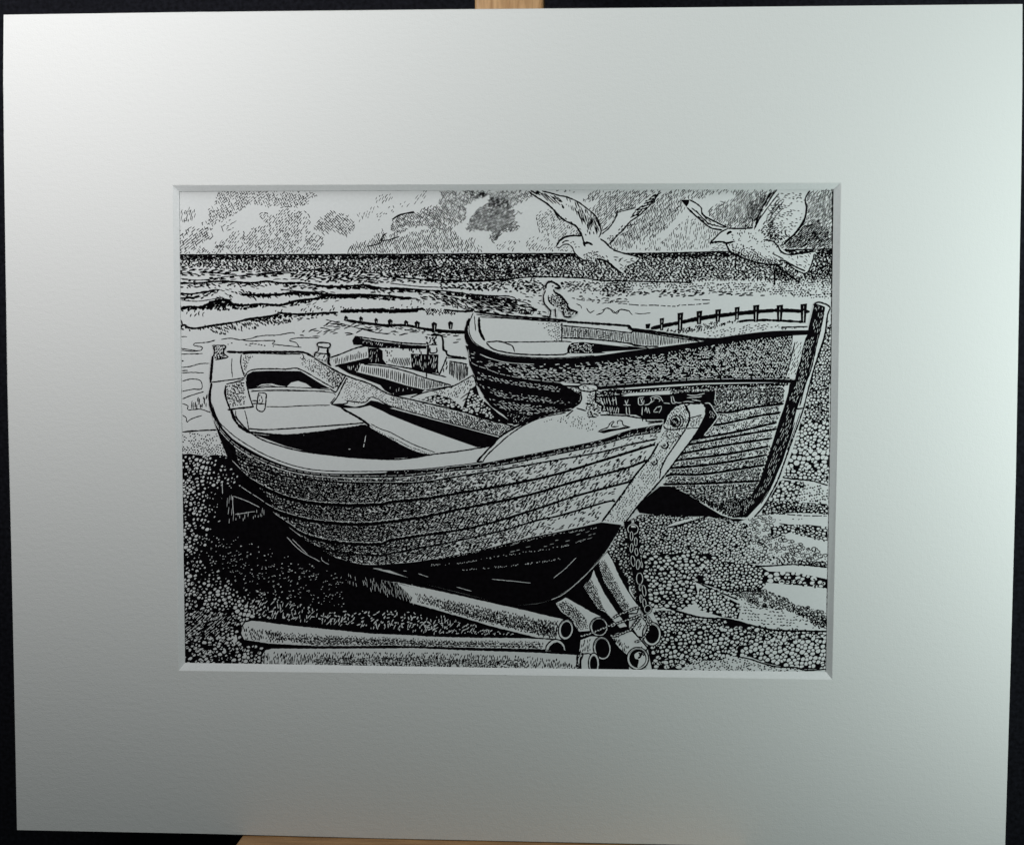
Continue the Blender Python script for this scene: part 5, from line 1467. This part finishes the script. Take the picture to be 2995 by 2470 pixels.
ns = Layer('boat_stem', nbo)
ns.fill(c('23:900,596 955,596 1000,660 1025,715 1000,770 900,885 860,912 800,925 740,965 700,900 820,700 880,690'), 1)
ns.lines('23:905,598 950,600 985,655 1018,715 990,765 900,880', 2.6, ink=0)
ns.dash(c('23:945,640 1000,700 990,740 950,740'), 70, 6, 5.4, 1.7, .8, ink=0, angj=15)
ns.fill(c('23:560,715 620,640 700,600 760,598 870,598 912,640 912,700 870,780 800,900 700,1030 520,1265 330,1480 205,1640 0,1645 22:1860,1640 23:100,1500 210,1350 300,1220 420,1080 480,960 520,890 545,790'), 0)
ns.dash(c('23:570,730 640,650 700,615 760,650 770,740 740,800 640,830 560,790'), 65, 6, 5, 2.3, .85, angj=30)
ns.dash(c('23:770,725 890,705 860,790 760,810'), 20, 6, 5, 2.2, .9, angj=25)
STF = c('23:560,800 740,820 640,980 560,1100 520,1200 480,1280 320,1480 200,1635 20,1640 110,1500 220,1350 310,1215 430,1075 500,950')
ns.dash(STF, 55, 5, 6.6, 2.1, .72, angj=35, curve=.1)
ns.dash(c('23:560,800 740,820 660,940 560,960'), 45, 6, 5.5, 2.3, .7, angj=25)
for s, w in (('23:545,785 570,715 625,640 700,600 770,597 870,598', 4.5), ('23:725,605 765,670 770,740 740,820', 4.2), ('23:912,640 912,700 870,790 800,905 700,1035 520,1270 330,1485 210,1640', 3.6),
             ('23:740,820 640,970 560,1090 520,1180 508,1260', 3), ('23:740,820 850,812', 2.4), ('23:500,945 420,1080 300,1222 210,1355 100,1505 0,1640', 4.2),
             ('23:545,790 560,820 640,830 740,810', 3), ('23:880,700 770,728', 2.4), ('23:780,600 740,630 760,680', 2.6)):
    ns.lines(s, w)
ns.up()
ns.line(ell(650, 755, 45, 48, 18, tile='23'), 3.2, closed=True)
ns.fill(ell(645, 760, 33, 36, 14, tile='23'), 1)
ns.dash(c('23:625,735 670,735 670,785 625,785'), 70, 7, 5, 2.2, .8, ink=0)
ns.line(ell(655, 755, 62, 66, 18, -70, 60, tile='23'), 2.6)
for bx, by, r in ((553, 965, 30), (463, 1112, 25)):
    ns.up()
    ns.fill(ell(bx, by, r, r, 14, tile='23'), 0)
    ns.line(ell(bx, by, r, r, 14, -60, 170, tile='23'), 4)
    ns.fill(ell(bx - 4, by, r * .5, r * .5, 10, tile='23'), 1)
    ns.line(ell(bx - 8, by - 6, 6, 5, 8, tile='23'), 1.2, ink=0, closed=True)
ns.build()

# ----------------------------------------------------------------- STANDING GULL
sg = Layer('drawn_gull', root, 'gull standing on the stern of the far boat')
sg.fill(c('12:1362,885 1385,850 1410,835 1450,848 1497,885 1490,898 1455,895 1442,915 1500,960 1560,1030 1590,1080 1652,1100 1640,1122 1600,1148 1560,1110 1535,1148 1520,1100 1480,1075 1470,1150 1450,1150 1452,1080 1418,1080 1412,1150 1395,1150 1405,1085 1365,1030 1352,960 1370,915'), 0)
sg.dash(c('12:1400,950 1450,930 1520,990 1580,1080 1520,1090 1440,1050 1400,1010'), -45, 6, 4.6, 2.3, .85, angj=30)
sg.dash(c('12:1400,960 1450,930 1520,990 1575,1080 1500,1080 1420,1040'), -40, 8, 5, 2.2, .8, angj=10)
sg.dash(c('12:1540,1060 1600,1090 1640,1105 1600,1140 1550,1120'), -30, 7, 4, 2.6, .95, angj=30)
sg.dash(c('12:1440,1040 1560,1080 1540,1140 1480,1070'), 70, 8, 5, 2.3, .8, angj=30)
sg.dash(c('12:1500,960 1575,1040 1600,1100 1540,1110 1500,1060'), -50, 9, 4.2, 2.4, .9, angj=15)
sg.lines('12:1372,900 1378,860 1410,838 1450,850 1495,882 1490,898 1448,890|12:1440,905 1450,930 1500,962 1555,1025 1580,1080 1650,1105 1630,1120', 4.6)
sg.lines('12:1370,915 1352,970 1362,1030 1400,1075 1415,1095 1405,1150|12:1455,1070 1458,1110 1462,1152|12:1395,955 1400,1010 1450,1055', 3.2)
sg.lines('12:1425,880 1440,875|12:1470,885 1495,892|12:1340,1140 1420,1150|12:1535,1145 1575,1150 1600,1140|12:1525,1090 1535,1145', 3.6)
sg.build()

# ----------------------------------------------------------------- CHAIN
ch = Layer('drawn_chain', root, 'chain hanging from the near boat stem down to the pipes')
ch.fill(c('33:190,340 330,340 330,480 340,640 370,820 400,1000 430,1110 380,1170 330,1100 290,900 240,640 230,480'), 1)


def linkring(cx, cy, rx, ry, rot, w=2.3, core=True, tile='33'):
    ch.up()
    ch.line(ell(cx, cy, rx, ry, 12, rot=rot, tile=tile), w + 3.4, closed=True)
    ch.up()
    ch.line(ell(cx, cy, rx, ry, 12, rot=rot, tile=tile), w, closed=True, ink=0)


ch.fill(c('33:255,370 275,320 290,370 300,395 260,395'), 0)
linkring(275, 410, 46, 44, 0, 2.2)
for cx, cy, rx, ry, ro in ((262, 470, 13, 40, 0), (300, 520, 12, 38, 0), (262, 575, 13, 40, 5), (305, 610, 12, 36, -8), (345, 600, 9, 26, -20), (275, 690, 17, 48, -8), (318, 720, 14, 46, 2),
                           (350, 720, 8, 30, -10), (333, 845, 27, 52, 0), (338, 920, 8, 34, 0), (372, 950, 15, 50, -8), (345, 1020, 9, 36, 0), (375, 1060, 14, 40, -5), (405, 1112, 30, 34, 10)):
    linkring(cx, cy, rx, ry, ro, 1.9)
# chain turns round the bundle


def strand(s, w=9):
    P = c(s)
    ch.up()
    ch.line(P, w, rough=.2)
    ch.up()
    cv = smooth(P, 8)
    seg = np.concatenate([[0], np.cumsum(np.linalg.norm(np.diff(cv, axis=0), axis=1))])
    k = np.arange(2, seg[-1] - 2, 8.5)
    for i, t in enumerate(k):
        a = np.array([np.interp(t, seg, cv[:, 0]), np.interp(t, seg, cv[:, 1])])
        b2 = np.array([np.interp(t + 5.5, seg, cv[:, 0]), np.interp(t + 5.5, seg, cv[:, 1])])
        n = np.array([-(b2 - a)[1], (b2 - a)[0]]); n = n / (np.linalg.norm(n) + 1e-6)
        off = n * (1.3 if i % 2 else -1.3)
        ch.line(np.array([a + off, b2 - off]), 3.0, ink=0, rough=0, sm=False, taper=0)


strand('P:820,1080 900,1030 1000,990 1100,950 1180,930')
strand('P:810,1180 900,1130 1020,1090 1120,1060 1190,1020')
strand('P:800,1290 880,1290 970,1250 1060,1210 1130,1120 1200,1040')
strand('P:420,1300 560,1260 680,1210 780,1170 860,1130', 7)
strand('P:1200,1040 1260,1100 1290,1200 1240,1290 1180,1350 1110,1370', 8)
strand('P:1190,1010 1300,1070 1310,1180', 7)
ch.build()

# ----------------------------------------------------------------- EASEL
easel = bpy.data.objects.new('easel', None)
COL.objects.link(easel)
easel.matrix_world = MB
tag(easel, 'beech wood easel behind and under the white mount', 'easel')
ua = onto([(1388, 20)], -0.012)[0][0]
ub = onto([(1590, 20)], -0.012)[0][0]
link('upright', box_mesh('upright', ua, ub, -BH / 2 - .06, BH / 2 + .10, -0.030, -0.012, 0.0022), [M_WOODV], easel)
yb = -BH / 2 - 0.0012
lu0 = onto([(708, 2441)], 0)[0][0]
bl_, br_ = O[16], O[11]
ang = math.atan2(br_[1] - bl_[1], br_[0] - bl_[0])
led = box_mesh('ledge', lu0, lu0 + .26, -BH / 2 - .024, -BH / 2 - .0006, -0.0115, 0.034, 0.001)
link('ledge', led, [M_WOODH], easel)
lv = onto([(628, 2438)], 0)[0][0]
link('ledge_slider', box_mesh('ledge_slider', lv, lu0 + .24, -BH / 2 - .05, -BH / 2 - .0255, -0.030, 0.016, 0.0015), [M_WOODD], easel)
for sgn in (-1, 1):
    me = box_mesh('leg', -0.012, 0.012, -0.30, 0.0, -0.03, -0.012, 0.002)
    lg = link('leg', me, [M_WOODV], easel)
    lg.matrix_local = Matrix.Translation(((ua + ub) / 2 + sgn * .03, -BH / 2 - .03, -.02)) @ Matrix.Rotation(sgn * .28, 4, 'Z')

# ----------------------------------------------------------------- BACKDROP
bd = box_mesh('backdrop', -1.1, 1.1, -0.8, 0.9, -0.16, -0.15)
bdo = link('backdrop', bd, [M_BLACK])
tag(bdo, kind='structure')

# ----------------------------------------------------------------- LIGHT
world = bpy.data.worlds.new('World')
scene.world = world
world.use_nodes = True
bg = world.node_tree.nodes['Background']
bg.inputs['Color'].default_value = (0.75, 0.95, 0.9, 1)
bg.inputs['Strength'].default_value = 0.04


def area(name, pos, target, size, power, color, sy=None, spread=None):
    l = bpy.data.lights.new(name, 'AREA')
    l.shape = 'RECTANGLE'
    l.size = size; l.size_y = sy or size
    l.energy = power
    l.color = color
    if spread: l.spread = math.radians(spread)
    o = bpy.data.objects.new(name, l)
    COL.objects.link(o)
    p = MB @ Vector(pos); t = MB @ Vector(target)
    o.location = p
    o.rotation_euler = (t - p).to_track_quat('-Z', 'Y').to_euler()
    return o


area('window_light', (-0.25, 0.26, 0.50), (-0.30, 0.30, 0), 0.12, 0.78, (1.0, 0.98, 0.985), spread=110)
area('overhead_fill', (-0.05, 0.95, 0.40), (0, 0.0, 0), 0.35, 3.5, (0.97, 1.0, 1.0))  # unseen fill lamp added overhead to brighten the bottom window bevel
area('daylight', (0.50, -0.05, 0.38), (0.40, 0.10, 0), 0.12, 1.16, (0.87, 1.0, 0.965), spread=125)

# ----------------------------------------------------------------- CAMERA
cam = bpy.data.cameras.new('camera')
cam.sensor_fit = 'HORIZONTAL'
cam.sensor_width = 36
cam.lens = FPX / PXW * 36
cam.clip_start = 0.01
cam.clip_end = 50
co = bpy.data.objects.new('camera', cam)
COL.objects.link(co)
M4 = Matrix([[CR[0, 0], CR[0, 1], CR[0, 2], CAMP[0]], [CR[1, 0], CR[1, 1], CR[1, 2], CAMP[1]], [CR[2, 0], CR[2, 1], CR[2, 2], CAMP[2]], [0, 0, 0, 1]])
co.matrix_world = MB @ M4
scene.camera = co

scene.view_settings.view_transform = 'Standard'
scene.view_settings.look = 'None'
scene.view_settings.gamma = 1
scene.view_settings.exposure = 0.10
scene.view_settings.use_curve_mapping = False
print('levels', zc[0], 'height um', zc[0] * DZ * 1e6)
